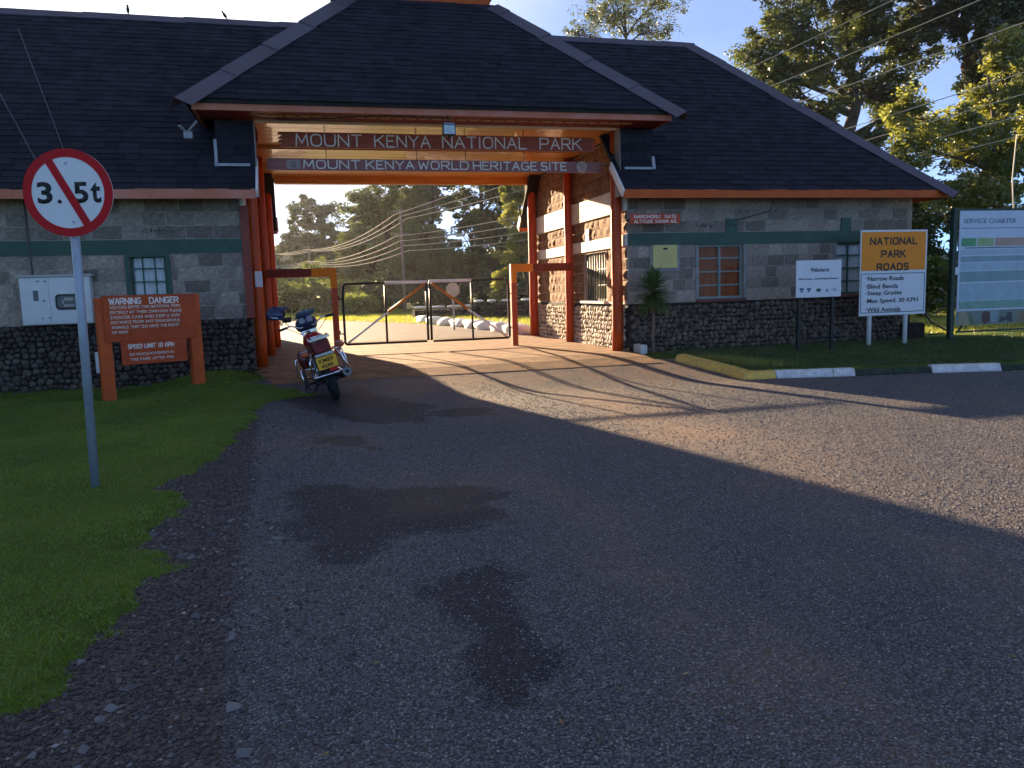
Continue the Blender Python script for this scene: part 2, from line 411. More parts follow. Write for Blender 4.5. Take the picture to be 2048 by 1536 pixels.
# ------------------------------------------------------------------ ground polygons
LAWN = [(-14, -6), (-1.35, -6), (-1.30, 2.6), (-1.28, 3.27), (-1.19, 3.31), (-1.14, 3.44), (-1.12, 3.78), (-1.05, 4.16), (-1.02, 4.73), (-.9, 4.9), (-1.11, 5.21),
        (-1.22, 5.4), (-1.17, 5.9), (-1.07, 6.34), (-1.16, 6.77), (-1.5, 7.07), (-1.37, 7.24), (-1.15, 7.72), (-1.0, 8.6), (-.99, 9.4),
        (-.86, 10.66), (-.9, 11.75), (-.61, 12.23), (-.1, 12.36), (-.45, 12.8), (-.75, 13.09), (-1.35, 13.5), (-1.35, 14.9), (-14, 14.9)]
BED = [(6.66, 13.35), (6.99, 12.25), (6.95, 11.62), (7.36, 11.6), (8.66, 11.31), (9.97, 11.08), (11.12, 10.78), (13.2, 10.5), (16, 10.0), (26, 8.5), (26, 14.9), (6.3, 14.9), (6.3, 14.2)]
VERGE = [(-3, -3), (-.40, -3), (-.41, 2.68), (-.51, 3.92), (-.58, 5.34), (-.65, 7.12), (-.86, 11.1), (-1.5, 11.2), (-3, 8)]
PATCH = [[(-.37, 6.56), (-.05, 6.7), (.43, 6.43), (1.01, 6.33), (1.45, 5.88), (1.17, 5.19), (.73, 5.1), (.38, 5.0), (.17, 4.67), (-.06, 4.71), (-.23, 5.56)],
         [(.52, 4.29), (.98, 4.39), (.99, 3.76), (.9, 3.19), (.77, 2.67), (.54, 2.86), (.6, 3.51)],
         [(-.31, 9.02), (.3, 9.02), (.56, 8.01), (.17, 8.45)],
         [(-.6, 12.3), (.59, 12.5), (1.53, 10.9), (1.26, 9.5), (.34, 9.92)],
         [(1.3, 10.4), (2.2, 10.5), (2.2, 9.8), (1.5, 9.7)]]
def sdf(X, Y, poly):
    X = np.asarray(X, float); Y = np.asarray(Y, float)
    d = np.full(X.shape, 1e9); ins = np.zeros(X.shape, bool); n = len(poly)
    for i in range(n):
        ax_, ay = poly[i]; bx, by = poly[(i+1) % n]
        ex, ey = bx-ax_, by-ay; t = np.clip(((X-ax_)*ex+(Y-ay)*ey)/(ex*ex+ey*ey+1e-12), 0, 1)
        d = np.minimum(d, np.hypot(X-ax_-t*ex, Y-ay-t*ey))
        c = ((ay > Y) != (by > Y)) & (X < (bx-ax_)*(Y-ay)/((by-ay) if by != ay else 1e-12)+ax_)
        ins ^= c
    return np.where(ins, d, -d)
def wob(X, Y, f, s=0):
    return (np.sin(X*f*1.7+Y*f*.9+s)+np.sin(X*f*-.8+Y*f*2.1+1.3*s+1)+np.sin((X+Y)*f*3.1+s*2)*.6+np.sin((X-Y)*f*5.3+s)*.4)/3
def zlawn(X, Y):
    X = np.asarray(X, float); Y = np.asarray(Y, float)
    zr = zroad(X, Y)
    sL = sdf(X, Y, LAWN)+.09*wob(X, Y, 7)+.05*wob(X, Y, 17, 2)
    zl = zr+np.clip(sL*.28, -.06, .035)+.012*wob(X, Y, 1.4)*(sL > .1) - .22*ss((-1.8-X)/1.3)*ss((Y-12.3)/1.5)
    sR = sdf(X, Y, BED)
    zb = -.155+.12*ss((Y-11.3)/3.0)+.012*wob(X, Y, 1.6, 3)
    zz = np.where(X < 3, zl, np.where(sR > 0, zb, zr-.07))
    back = -.03*ss((22.5-Y)/.6)*(X < 13)+.0*X
    back = np.where((X > 6.3) | (X < -1.4), -.035+.035*ss((Y-14.9)/3), -.045*ss((21.9-Y)/.2))
    back = back+np.where(Y > 24, .10*wob(X, Y, .11)*ss((Y-24)/20)*ss((X-6)/6+.0), 0)
    back = back+2.2*ss((Y-52)/50)*ss((2-X)/8)+.004*np.maximum(0, Y-100)
    return np.where(Y > 14.75, back, zz)
# attribute helper
def grid_mesh(name, xs, ys, zf, m, cull=None, attrs={}):
    X, Y = np.meshgrid(xs, ys); Z = zf(X, Y)
    V = np.stack([X, Y, Z], -1).reshape(-1, 3); nx = len(xs); ny = len(ys)
    i = np.arange(nx*ny).reshape(ny, nx)
    F = np.stack([i[:-1, :-1], i[:-1, 1:], i[1:, 1:], i[1:, :-1]], -1).reshape(-1, 4)
    if cull is not None:
        cx = (X[:-1, :-1]+X[1:, 1:]).ravel()/2; cy = (Y[:-1, :-1]+Y[1:, 1:]).ravel()/2
        F = F[~cull(cx, cy)]
    me = np_mesh(name, V, F, m, True)
    for k, fn in attrs.items():
        a = me.attributes.new(k, 'FLOAT', 'POINT'); a.data.foreach_set('value', fn(X, Y).ravel().astype(np.float32))
    return me
def arr(*segs):
    o = []
    for a, b, s in segs: o += list(np.arange(a, b-1e-6, s))
    o.append(segs[-1][1]); return np.array(o)

# lawn material
def ground_mat(name, kind):
    m = bpy.data.materials.new(name); m.use_nodes = True; n = m.node_tree.nodes; l = m.node_tree.links
    b = n['Principled BSDF']; b.inputs['Roughness'].default_value = .95; b.inputs['Specular IOR Level'].default_value = .2
    tc = n.new('ShaderNodeTexCoord')
    def noise(s, d=5, r=.6):
        t = n.new('ShaderNodeTexNoise'); t.inputs['Scale'].default_value = s; t.inputs['Detail'].default_value = d
        t.inputs['Roughness'].default_value = r; l.new(tc.outputs['Object'], t.inputs['Vector']); return t.outputs['Fac']
    def ramp(f, *st):
        r = n.new('ShaderNodeValToRGB'); e = r.color_ramp.elements
        e[0].position, e[0].color = st[0][0], (*st[0][1], 1); e[1].position, e[1].color = st[-1][0], (*st[-1][1], 1)
        for p, c in st[1:-1]:
            q = e.new(p); q.color = (*c, 1)
        l.new(f, r.inputs[0]); return r.outputs[0]
    def mix(f, a, c, bl='MIX'):
        x = n.new('ShaderNodeMix'); x.data_type = 'RGBA'; x.blend_type = bl
        if isinstance(f, (int, float)): x.inputs[0].default_value = f
        else: l.new(f, x.inputs[0])
        for i, q in ((6, a), (7, c)):
            if isinstance(q, tuple): x.inputs[i].default_value = (*q, 1)
            else: l.new(q, x.inputs[i])
        return x.outputs[2]
    def attr(nm):
        a = n.new('ShaderNodeAttribute'); a.attribute_name = nm; return a.outputs['Fac']
    def math_(op, a, c=None, clamp=False):
        x = n.new('ShaderNodeMath'); x.operation = op; x.use_clamp = clamp
        for i, q in ((0, a), (1, c)):
            if q is None: continue
            if isinstance(q, (int, float)): x.inputs[i].default_value = q
            else: l.new(q, x.inputs[i])
        return x.outputs[0]
    bp = n.new('ShaderNodeBump')
    if kind == 'lawn':
        base = ramp(noise(1.1, 8), (.35, (.05, .11, .010)), (.55, (.10, .18, .016)), (.7, (.16, .20, .03)))
        base = mix(math_('MULTIPLY', noise(9, 6), .5), base, (.06, .045, .02))
        l.new(base, b.inputs['Base Color'])
        bp.inputs['Strength'].default_value = .9; bp.inputs['Distance'].default_value = .03
        l.new(noise(45, 6), bp.inputs['Height'])
    if kind == 'road':
        v = n.new('ShaderNodeTexVoronoi'); v.inputs['Scale'].default_value = 80; l.new(tc.outputs['Object'], v.inputs['Vector'])
        v2 = n.new('ShaderNodeTexVoronoi'); v2.inputs['Scale'].default_value = 150; l.new(tc.outputs['Object'], v2.inputs['Vector'])
        sep = n.new('ShaderNodeSeparateColor'); l.new(v.outputs['Color'], sep.inputs[0])
        chip = ramp(sep.outputs[0], (.0, (.075, .074, .082)), (.5, (.135, .132, .142)), (.85, (.205, .198, .205)), (1, (.34, .32, .30)))
        gap = ramp(v.outputs['Distance'], (.30, (1, 1, 1)), (.62, (.30, .30, .32)))
        base = mix(1, chip, gap, 'MULTIPLY')
        big = ramp(noise(.42, 6), (.33, (.78, .83, .93)), (.5, (1.0, .98, .98)), (.66, (1.28, 1.08, .95)))
        base = mix(1, base, big, 'MULTIPLY'); base = mix(1, base, (.90, .92, .97), 'MULTIPLY')
        pt = math_('MULTIPLY', attr('patch'), 1); pn = math_('ADD', pt, math_('MULTIPLY', math_('SUBTRACT', noise(7, 6), .5), 1.1), True)
        pm = ramp(pn, (.38, (0, 0, 0)), (.62, (1, 1, 1)))
        base = mix(pm, base, mix(1, base, (.27, .27, .30), 'MULTIPLY'))
        dn_ = math_('ADD', attr('dirt'), math_('MULTIPLY', math_('SUBTRACT', noise(5, 8), .5), .9), True)
        dirt = ramp(noise(22, 8), (.3, (.034, .026, .024)), (.7, (.088, .066, .056)))
        dirt = mix(.35, dirt, base)
        base = mix(ramp(dn_, (.35, (0, 0, 0)), (.65, (1, 1, 1))), base, dirt)
        du = math_('MULTIPLY', attr('dust'), ramp(noise(1.6, 7), (.36, (.30,)*3), (.66, (1, 1, 1))))
        base = mix(math_('MULTIPLY', du, .78), base, mix(.35, (.33, .19, .10), base))
        l.new(base, b.inputs['Base Color']); b.inputs['Roughness'].default_value = .72; b.inputs['Specular IOR Level'].default_value = .35
        h = math_('ADD', math_('MULTIPLY', v.outputs['Distance'], -1), math_('MULTIPLY', v2.outputs['Distance'], -.5))
        h = math_('ADD', h, math_('MULTIPLY', noise(9, 4), .3))
        hh = math_('MULTIPLY', h, math_('SUBTRACT', 1, math_('MULTIPLY', attr('dust'), .2)))
        bp.inputs['Strength'].default_value = .8; bp.inputs['Distance'].default_value = .0065
        l.new(hh, bp.inputs['Height'])
    l.new(bp.outputs[0], b.inputs['Normal'])
    return m
lawn_mat = ground_mat('lawn_ground', 'lawn'); road_mat = ground_mat('chip_seal_road', 'road')
# terrain sheet: lawn, bed, far land to the horizon
xs = arr((-1500, -200, 130), (-200, -40, 10), (-40, -4, 1.5), (-4, -1.6, .16), (-1.6, .3, .05), (.3, 6.2, .5), (6.2, 9, .1), (9, 14, .25), (14, 60, 2), (60, 260, 10), (260, 1500, 124))
ys = arr((-60, -6, 4), (-6, 2, .5), (2, 13.9, .07), (13.9, 15.1, .1), (15.1, 24, .5), (24, 110, 2), (110, 300, 12), (300, 2500, 110))
lawn = link('lawn_terrain', grid_mesh('lawn_terrain', xs, ys, zlawn, lawn_mat)); tag(lawn, kind='structure')
# asphalt forecourt
def a_patch(X, Y):
    a = np.zeros(X.shape)
    for p in PATCH: a = np.maximum(a, np.clip(.5+(sdf(X, Y, p)+.13*wob(X, Y, 3.1, 1)+.07*wob(X, Y, 8, 4))/.45, 0, 1))
    return a
def a_dirt(X, Y): return np.clip(.5+sdf(X, Y, VERGE)/.22, 0, 1)
def a_dust(X, Y):
    # pale soil tracked out of the gate along the wheel lines
    w = .55+.05*(13-Y)
    d = np.exp(-((X-(3.75+.03*(13-Y)))/w)**2)*ss((Y-3.5)/5)*.85
    d2 = np.exp(-((X-2.0-.22*(13-Y)*.5)/.45)**2)*ss((Y-7)/4)*.55
    d3 = ss((Y-11.0)/1.8)*.95*ss((X+.3)/1.5)
    d4 = .62*np.exp(-((X-(1.75+.06*wob(X, Y, 2)))/.42)**2)*ss((8.5-Y)/3)*(.75+.25*wob(X, Y, 1.7, 5))
    d5 = .55*np.exp(-((X-(3.5+.12*(Y-5)))/.55)**2)*ss((9-Y)/2)*(.7+.3*wob(X, Y, 1.3, 2))
    d6 = .45*np.clip(wob(X, Y, .9, 7), 0, 1)
    return np.clip(np.maximum.reduce([d, d2, d3, d4, d5, d6]), 0, 1)
xs = arr((-1.9, 2.4, .06), (2.4, 8, .12), (8, 24, .4)); ys = arr((-8, 2, .4), (2, 8, .07), (8, 13.5, .10))
road = link('forecourt_road', grid_mesh('forecourt_road', xs, ys, zroad, road_mat, None,
            {'patch': a_patch, 'dirt': a_dirt, 'dust': a_dust})); tag(road, kind='structure')
# road beyond the gate
def strip_mesh(name, left, right, m, z, attrs=None):
    n = 40; V = []
    def samp(P, t):
        s = t*(len(P)-1); i = min(int(s), len(P)-2); f = s-i
        return P[i][0]*(1-f)+P[i+1][0]*f, P[i][1]*(1-f)+P[i+1][1]*f
    k = 8
    for j in range(n+1):
        a = samp(left, j/n); c = samp(right, j/n)
        for q in range(k+1):
            t = q/k; X = a[0]*(1-t)+c[0]*t; Y = a[1]*(1-t)+c[1]*t; V.append((X, Y, z+max(0, float(zlawn(X, Y)) if Y > 23 else 0)))
    i = np.arange((n+1)*(k+1)).reshape(n+1, k+1)
    F = np.stack([i[:-1, :-1], i[:-1, 1:], i[1:, 1:], i[1:, :-1]], -1).reshape(-1, 4)
    me = np_mesh(name, np.array(V), F, m, True)
    a = me.attributes.new('dust', 'FLOAT', 'POINT'); a.data.foreach_set('value', np.full(len(V), .75, np.float32))
    return me
rr = link('park_road', strip_mesh('park_road', [(-2.2, 21.7), (-4.5, 28), (-9, 40), (-16, 52), (-26, 66)],
          [(6.0, 21.7), (5.0, 28), (4.0, 33.2), (-.6, 44), (-8, 64)], road_mat, .012)); tag(rr, kind='structure')
# far ridge of the mountain
V = []; n = 60
for j in range(9):
    for i in range(n+1):
        t = i/n; X = -900+2100*t
        h = 62+26*math.sin(t*5+.4)+9*math.sin(t*17)+4*math.sin(t*41)
        V.append((X, 900+j*60, h*math.sin(math.pi/2*j/8)+3))
i = np.arange(9*(n+1)).reshape(9, n+1)
F = np.stack([i[:-1, :-1], i[:-1, 1:], i[1:, 1:], i[1:, :-1]], -1).reshape(-1, 4)
hl = link('far_hills', np_mesh('far_hills', np.array(V), F, tree_far_hill, True)); tag(hl, kind='structure')

# ------------------------------------------------------------------ paved floor under the gate
PX0, PX1 = -1.19, 6.11
floor = MB()
xs_ = [PX0-.05, PX1+.0]; ysn = list(np.arange(13.16, 21.75, .33))+[21.75]
for a, c in zip(ysn[:-1], ysn[1:]):
    za, zc = float(zroad(0, a))-.016, float(zroad(0, c))-.016
    x0a = PX0 if a > 14.7 else -.80-(a-13.16)*.2; x1a = PX1
    floor.hexa([(x0a, a, za-.12), (x1a, a, za-.12), (x1a, c, zc-.12), (x0a, c, zc-.12)], [(x0a, a, za), (x1a, a, za), (x1a, c, zc), (x0a, c, zc)])
fl = floor.build('paved_floor', slab_m); tag(fl, kind='structure')
tile = MB().box(-.5, .5, -.5, .5, 0, 1, 0).mesh('paving_slab', slab_m)
k = 0
yy = 13.18; row = 0
while yy < 21.6:
    dy = .62; xx = PX0+.01 if yy > 14.7 else -.78-(yy-13.16)*.2; off = (row % 2)*.42
    first = True
    while xx < PX1-.02:
        w = min(.86 if not first or off == 0 else .44, PX1-.01-xx); first = False
        y0, y1 = yy, min(yy+dy, 21.72)
        z0, z1 = float(zroad(0, y0)), float(zroad(0, y1)); a = math.atan2(z1-z0, y1-y0)
        mt = Matrix.Translation(Vector((xx+w/2, (y0+y1)/2, (z0+z1)/2-.009+rnd.uniform(0, .002)))-fl.location) @ Matrix.Rotation(a, 4, 'X') @ Matrix.Diagonal((w-.012, (y1-y0)-.012, .014, 1))
        link('paving_slab', tile, fl, mt); xx += w
    yy += dy; row += 1

# ------------------------------------------------------------------ stones for walls
def block_mesh(i, mm=None):
    r = random.Random(i*5+1); m_ = MB(); nx, nz = 4, 3; g = {}
    vs = []
    for a in range(nz):
        for c in range(nx):
            x = -.5+c/(nx-1); z = -.5+a/(nz-1); e = (c in (0, nx-1)) or (a in (0, nz-1))
            y = -.35 if e else -1+r.uniform(-.35, .35)
            vs.append((x+(r.uniform(-.02, .02)), y+r.uniform(-.1, .1), z+r.uniform(-.04, .04)))
    k = len(vs)
    for x, z in ((-.5, -.5), (.5, -.5), (.5, .5), (-.5, .5)): vs.append((x, .3, z))
    fs = [(a*nx+c, a*nx+c+1, (a+1)*nx+c+1, (a+1)*nx+c) for a in range(nz-1) for c in range(nx-1)]
    bot = [c for c in range(nx)]; top = [(nz-1)*nx+c for c in range(nx)]
    lf = [a*nx for a in range(nz)]; rt = [a*nx+nx-1 for a in range(nz)]
    fs.append((k, k+1)+tuple(bot[::-1])); fs.append((k+2, k+3)+tuple(top)); fs.append((k+3, k)+tuple(lf)); fs.append((k+1, k+2)+tuple(rt[::-1]))
    m_.add(vs, fs); me = m_.mesh('stone_block', mm or stone_m)
    bm = bmesh.new(); bm.from_mesh(me); bmesh.ops.recalc_face_normals(bm, faces=bm.faces); bm.to_mesh(me); bm.free(); return me
BLOCKS = [block_mesh(i) for i in range(7)]
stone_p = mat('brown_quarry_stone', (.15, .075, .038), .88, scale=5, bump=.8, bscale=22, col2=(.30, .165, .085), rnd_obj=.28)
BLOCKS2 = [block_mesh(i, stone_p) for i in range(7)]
def cobble_mesh(i, mm=None):
    r = random.Random(i+50); bm = bmesh.new(); bmesh.ops.create_cube(bm, size=1)
    bmesh.ops.subdivide_edges(bm, edges=bm.edges, cuts=1, use_grid_fill=True)
    for v in bm.verts:
        v.co = v.co.normalized()*.5*r.uniform(.88, 1.08)
    me = bpy.data.meshes.new('river_stone'); bm.to_mesh(me); bm.free()
    me.polygons.foreach_set('use_smooth', [True]*len(me.polygons)); me.materials.append(mm or river_m); return me
COBS = [cobble_mesh(i) for i in range(6)]
COBS2 = [cobble_mesh(i, river_sunlit) for i in range(6)]
def join_pieces(name, items, m, parent):
    """items: (mesh, world matrix) -> one stuff mesh under parent"""
    if not items: return
    VV = []; FF = []; k = 0
    for me, mt in items:
        co = np.array([v.co[:] for v in me.vertices]); M = np.array(mt)
        VV.append(co @ M[:3, :3].T+M[:3, 3])
        for p in me.polygons: FF.append(tuple(q+k for q in p.vertices))
        k += len(co)
    V = np.concatenate(VV)-np.array(origin_of(parent))
    me = bpy.data.meshes.new(name); me.from_pydata(V.tolist(), [], FF); me.materials.append(m)
    if items[0][0].polygons[0].use_smooth: me.polygons.foreach_set('use_smooth', [True]*len(FF))
    me.update(); o = link(name, me, parent); o['kind'] = 'stuff'; return o
def place_pieces(name, items, m, parent, limit=300):
    if name in ('stone_block', 'river_stone'):
        for me, mt in items[:limit]: link(name, me, parent, Matrix.Translation(-origin_of(parent)) @ mt)
        for mm in (stone_m, stone_p, river_m, river_sunlit): join_pieces(name+'_fill', [q for q in items[limit:] if q[0].materials[0] == mm], mm, parent)
        return
    for me, mt in items[:limit]:
        link(name, me, parent, Matrix.Translation(-origin_of(parent)) @ mt)
    join_pieces(name+'_courses' if name == 'shingle' else name+'_fill', items[limit:], m, parent)

def face_mat(normal):   # local x along the wall, local z up, local -y out of the wall
    if normal == '-Y': return Matrix.Identity(4)
    if normal == '-X': return Matrix.Rotation(R(-90), 4, 'Z')    # faces -X : local x -> -Y
    if normal == '+X': return Matrix.Rotation(R(90), 4, 'Z')
def wall_point(normal, plane, u, z):
    return Vector((u, plane, z)) if normal == '-Y' else Vector((plane, u, z))
def blocks(normal, plane, u0, u1, z0, z1, holes, rowh=.225, wmin=.26, wmax=.46, proud=.018, seed=1):
    r = random.Random(seed); items = []; z = z0; fm = face_mat(normal)
    rows = max(1, round((z1-z0)/rowh)); h = (z1-z0)/rows
    for j in range(rows):
        zc = z0+(j+.5)*h; u = u0-r.uniform(0, .3)
        while u < u1:
            w = r.uniform(wmin, wmax); a, c = max(u, u0), min(u+w, u1); u += w
            segs = [(a, c)]
            for (ha, hc, hz0, hz1) in holes:
                if hz0 < zc+h*.35 and hz1 > zc-h*.35:
                    ns = []
                    for s0, s1 in segs:
                        if hc <= s0 or ha >= s1: ns.append((s0, s1)); continue
                        if ha > s0: ns.append((s0, ha))
                        if hc < s1: ns.append((hc, s1))
                    segs = ns
            for s0, s1 in segs:
                if s1-s0 < .06: continue
                mt = Matrix.Translation(wall_point(normal, plane, (s0+s1)/2, zc)) @ fm @ Matrix.Diagonal((s1-s0-.022, proud*r.uniform(.7, 1.5), h-.024, 1))
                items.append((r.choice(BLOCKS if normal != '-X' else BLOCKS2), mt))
    return items
def cobbles(normal, plane, u0, u1, z0, z1, size=.115, seed=1):
    r = random.Random(seed); items = []; z = z0+size*.4; fm = face_mat(normal); j = 0
    while z < z1-size*.25:
        u = u0+(size*.45 if j % 2 else .0)+r.uniform(0, .03)
        while u < u1-.02:
            s = size*r.uniform(.55, 1.35)
            mt = Matrix.Translation(wall_point(normal, plane, u+s/2, z+r.uniform(-.02, .02))) @ fm @ Matrix.Rotation(r.uniform(-.6, .6), 4, 'Y') @ Matrix.Diagonal((s*r.uniform(.9, 1.15), .075*r.uniform(.8, 1.2), s*r.uniform(.75, .98), 1))
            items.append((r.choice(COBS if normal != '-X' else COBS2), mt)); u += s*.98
        z += size*.80; j += 1
    return items

# shingles
def shingle_mesh():
    m_ = MB()   # unit: x 0..1, y 0..1 up-slope, z thickness at butt 1, at head .15
    m_.hexa([(0, 0, 0), (1, 0, 0), (1, 1, 0), (0, 1, 0)], [(0, 0, 1), (1, 0, 1), (1, 1, .1), (0, 1, .1)])
    return m_.mesh('shingle', shingle_m)
SH = shingle_mesh()
def shingle_plane(name_parent, O, u, v, bounds, length, expo=.16, w=(.2, .36), seed=3, limit=300, rowfilter=None):
    """O eave-left origin, u,v unit vectors; bounds(vv)->(u0,u1) at slope distance vv"""
    O, u, v = Vector(O), Vector(u).normalized(), Vector(v).normalized(); nrm = u.cross(v)
    r = random.Random(seed); items = []; j = 0; vv = -.03
    while vv < length-.05:
        u0, u1 = bounds(max(vv, 0)); u2, u3 = bounds(min(vv+expo*1.2, length)); u0, u1 = max(u0, u2), min(u1, u3); a = u0-r.uniform(0, .2)
        while a < u1:
            ww = r.uniform(*w); s0, s1 = max(a, u0), min(a+ww, u1); a += ww
            if s1-s0 < .03: continue
            dv = r.uniform(-.012, .010); th = .016*r.uniform(.7, 1.4)
            M = Matrix.Identity(4)
            for q in range(3):
                M[q][0] = u[q]*(s1-s0-.006); M[q][1] = v[q]*expo*1.22; M[q][2] = nrm[q]*th
            p = O+u*s0+v*(vv+dv)+nrm*(.006+.004*r.random())
            M[0][3], M[1][3], M[2][3] = p
            items.append((SH, M))
        vv += expo; j += 1
    place_pieces('shingle', items, shingle_stuff, name_parent, limit)
def hip_caps(parent, a, b, n1, n2, w=.27, step=1.35, seed=2, lift=.03):
    """folded sheets along a ridge or hip from a (low) to b; n1/n2: in-plane directions away from the line on each slope"""
    a, b = Vector(a), Vector(b); d = (b-a); Ln = d.length; d.normalize(); r = random.Random(seed); t = 0
    n1, n2 = Vector(n1).normalized(), Vector(n2).normalized(); up = (Vector((0, 0, 1))-d*d.z).normalized()
    while t < Ln-.02:
        e = min(t+step+.06, Ln); l0 = lift+.012+r.uniform(0, .006); l1 = lift+r.uniform(-.002, .004)
        p0, p1 = a+d*t, a+d*e; mb = MB(); w0 = w*r.uniform(.96, 1.04)
        for nn in (n1, n2):
            A0, A1 = p0+up*l0, p1+up*l1
            B0, B1 = p0+nn*w0+up*l0*.8, p1+nn*w0+up*l1*.8; th = up*.006
            mb.hexa([A0, A1, B1, B0], [A0+th, A1+th, B1+th, B0+th])
        mb.build('hip_cap', hip_m, parent); t += step

# windows
def window(parent, normal, plane, u0, u1, z0, z1, cols, rows, frame_m, curtain, depth=.10, bar=.022, sill=None, name='window', fr=.045, glass=True):
    P = lambda u, y, z: (u, plane+y, z) if normal == '-Y' else ((plane+y, u, z))
    def bx(mb, ua, uc, ya, yc, za, zc):
        if normal == '-Y': mb.box(ua, uc, plane+ya, plane+yc, za, zc)
        else: mb.box(plane+ya, plane+yc, ua, uc, za, zc)
    f = MB(); y0, y1 = depth-.04, depth+.0
    bx(f, u0, u0+fr, y0, y1, z0, z1); bx(f, u1-fr, u1, y0, y1, z0, z1)
    bx(f, u0+fr, u1-fr, y0, y1, z1-fr, z1); bx(f, u0+fr, u1-fr, y0, y1, z0, z0+fr)
    w = f.build(name, frame_m, parent)
    g = MB()
    for c in range(1, cols):
        uc = u0+(u1-u0)*c/cols; bb = bar if (cols != 2) else bar*1.5
        bx(g, uc-bb/2, uc+bb/2, y0+.006, y1-.004, z0+fr, z1-fr)
    for c in range(1, rows):
        zc = z0+(z1-z0)*c/rows; bx(g, u0+fr, u1-fr, y0+.010, y1-.008, zc-bar/2, zc+bar/2)
    g.build('glazing_bar', frame_m, w)
    if glass:
        for c in range(cols):
            for q in range(rows):
                ua, uc = u0+(u1-u0)*c/cols+.012, u0+(u1-u0)*(c+1)/cols-.012; za, zc = z0+(z1-z0)*q/rows+.012, z0+(z1-z0)*(q+1)/rows-.012
                if c == 0: ua = u0+fr
                if c == cols-1: uc = u1-fr
                if q == 0: za = z0+fr
                if q == rows-1: zc = z1-fr
                p = MB(); bx(p, ua, uc, y1-.020, y1-.015, za, zc); p.build('pane', sky_glass, w)
    # curtain: a pleated sheet behind the glass
    if curtain:
        cu = MB(); n_ = 28; vs = []
        for i in range(n_+1):
            u = u0+.02+(u1-u0-.04)*i/n_; yo = y1+.028+.012*math.sin(i*1.9)
            vs += [P(u, yo, z0), P(u, yo, z1)]
        cu.add(vs, [(2*i, 2*i+2, 2*i+3, 2*i+1) for i in range(n_)], True)
        cu.build('curtain', curtain, w)
    return w

YW = 14.76; YR = 21.35; ZP = .945; ZB0, ZB1 = 2.11, 2.35; YE = 14.10; ZE = 3.13; YRI = 18.04; ZRI = 7.07
SL = (ZRI-ZE)/(YRI-YE); LS = math.hypot(YRI-YE, ZRI-ZE)
vF = Vector((0, YRI-YE, ZRI-ZE)).normalized()

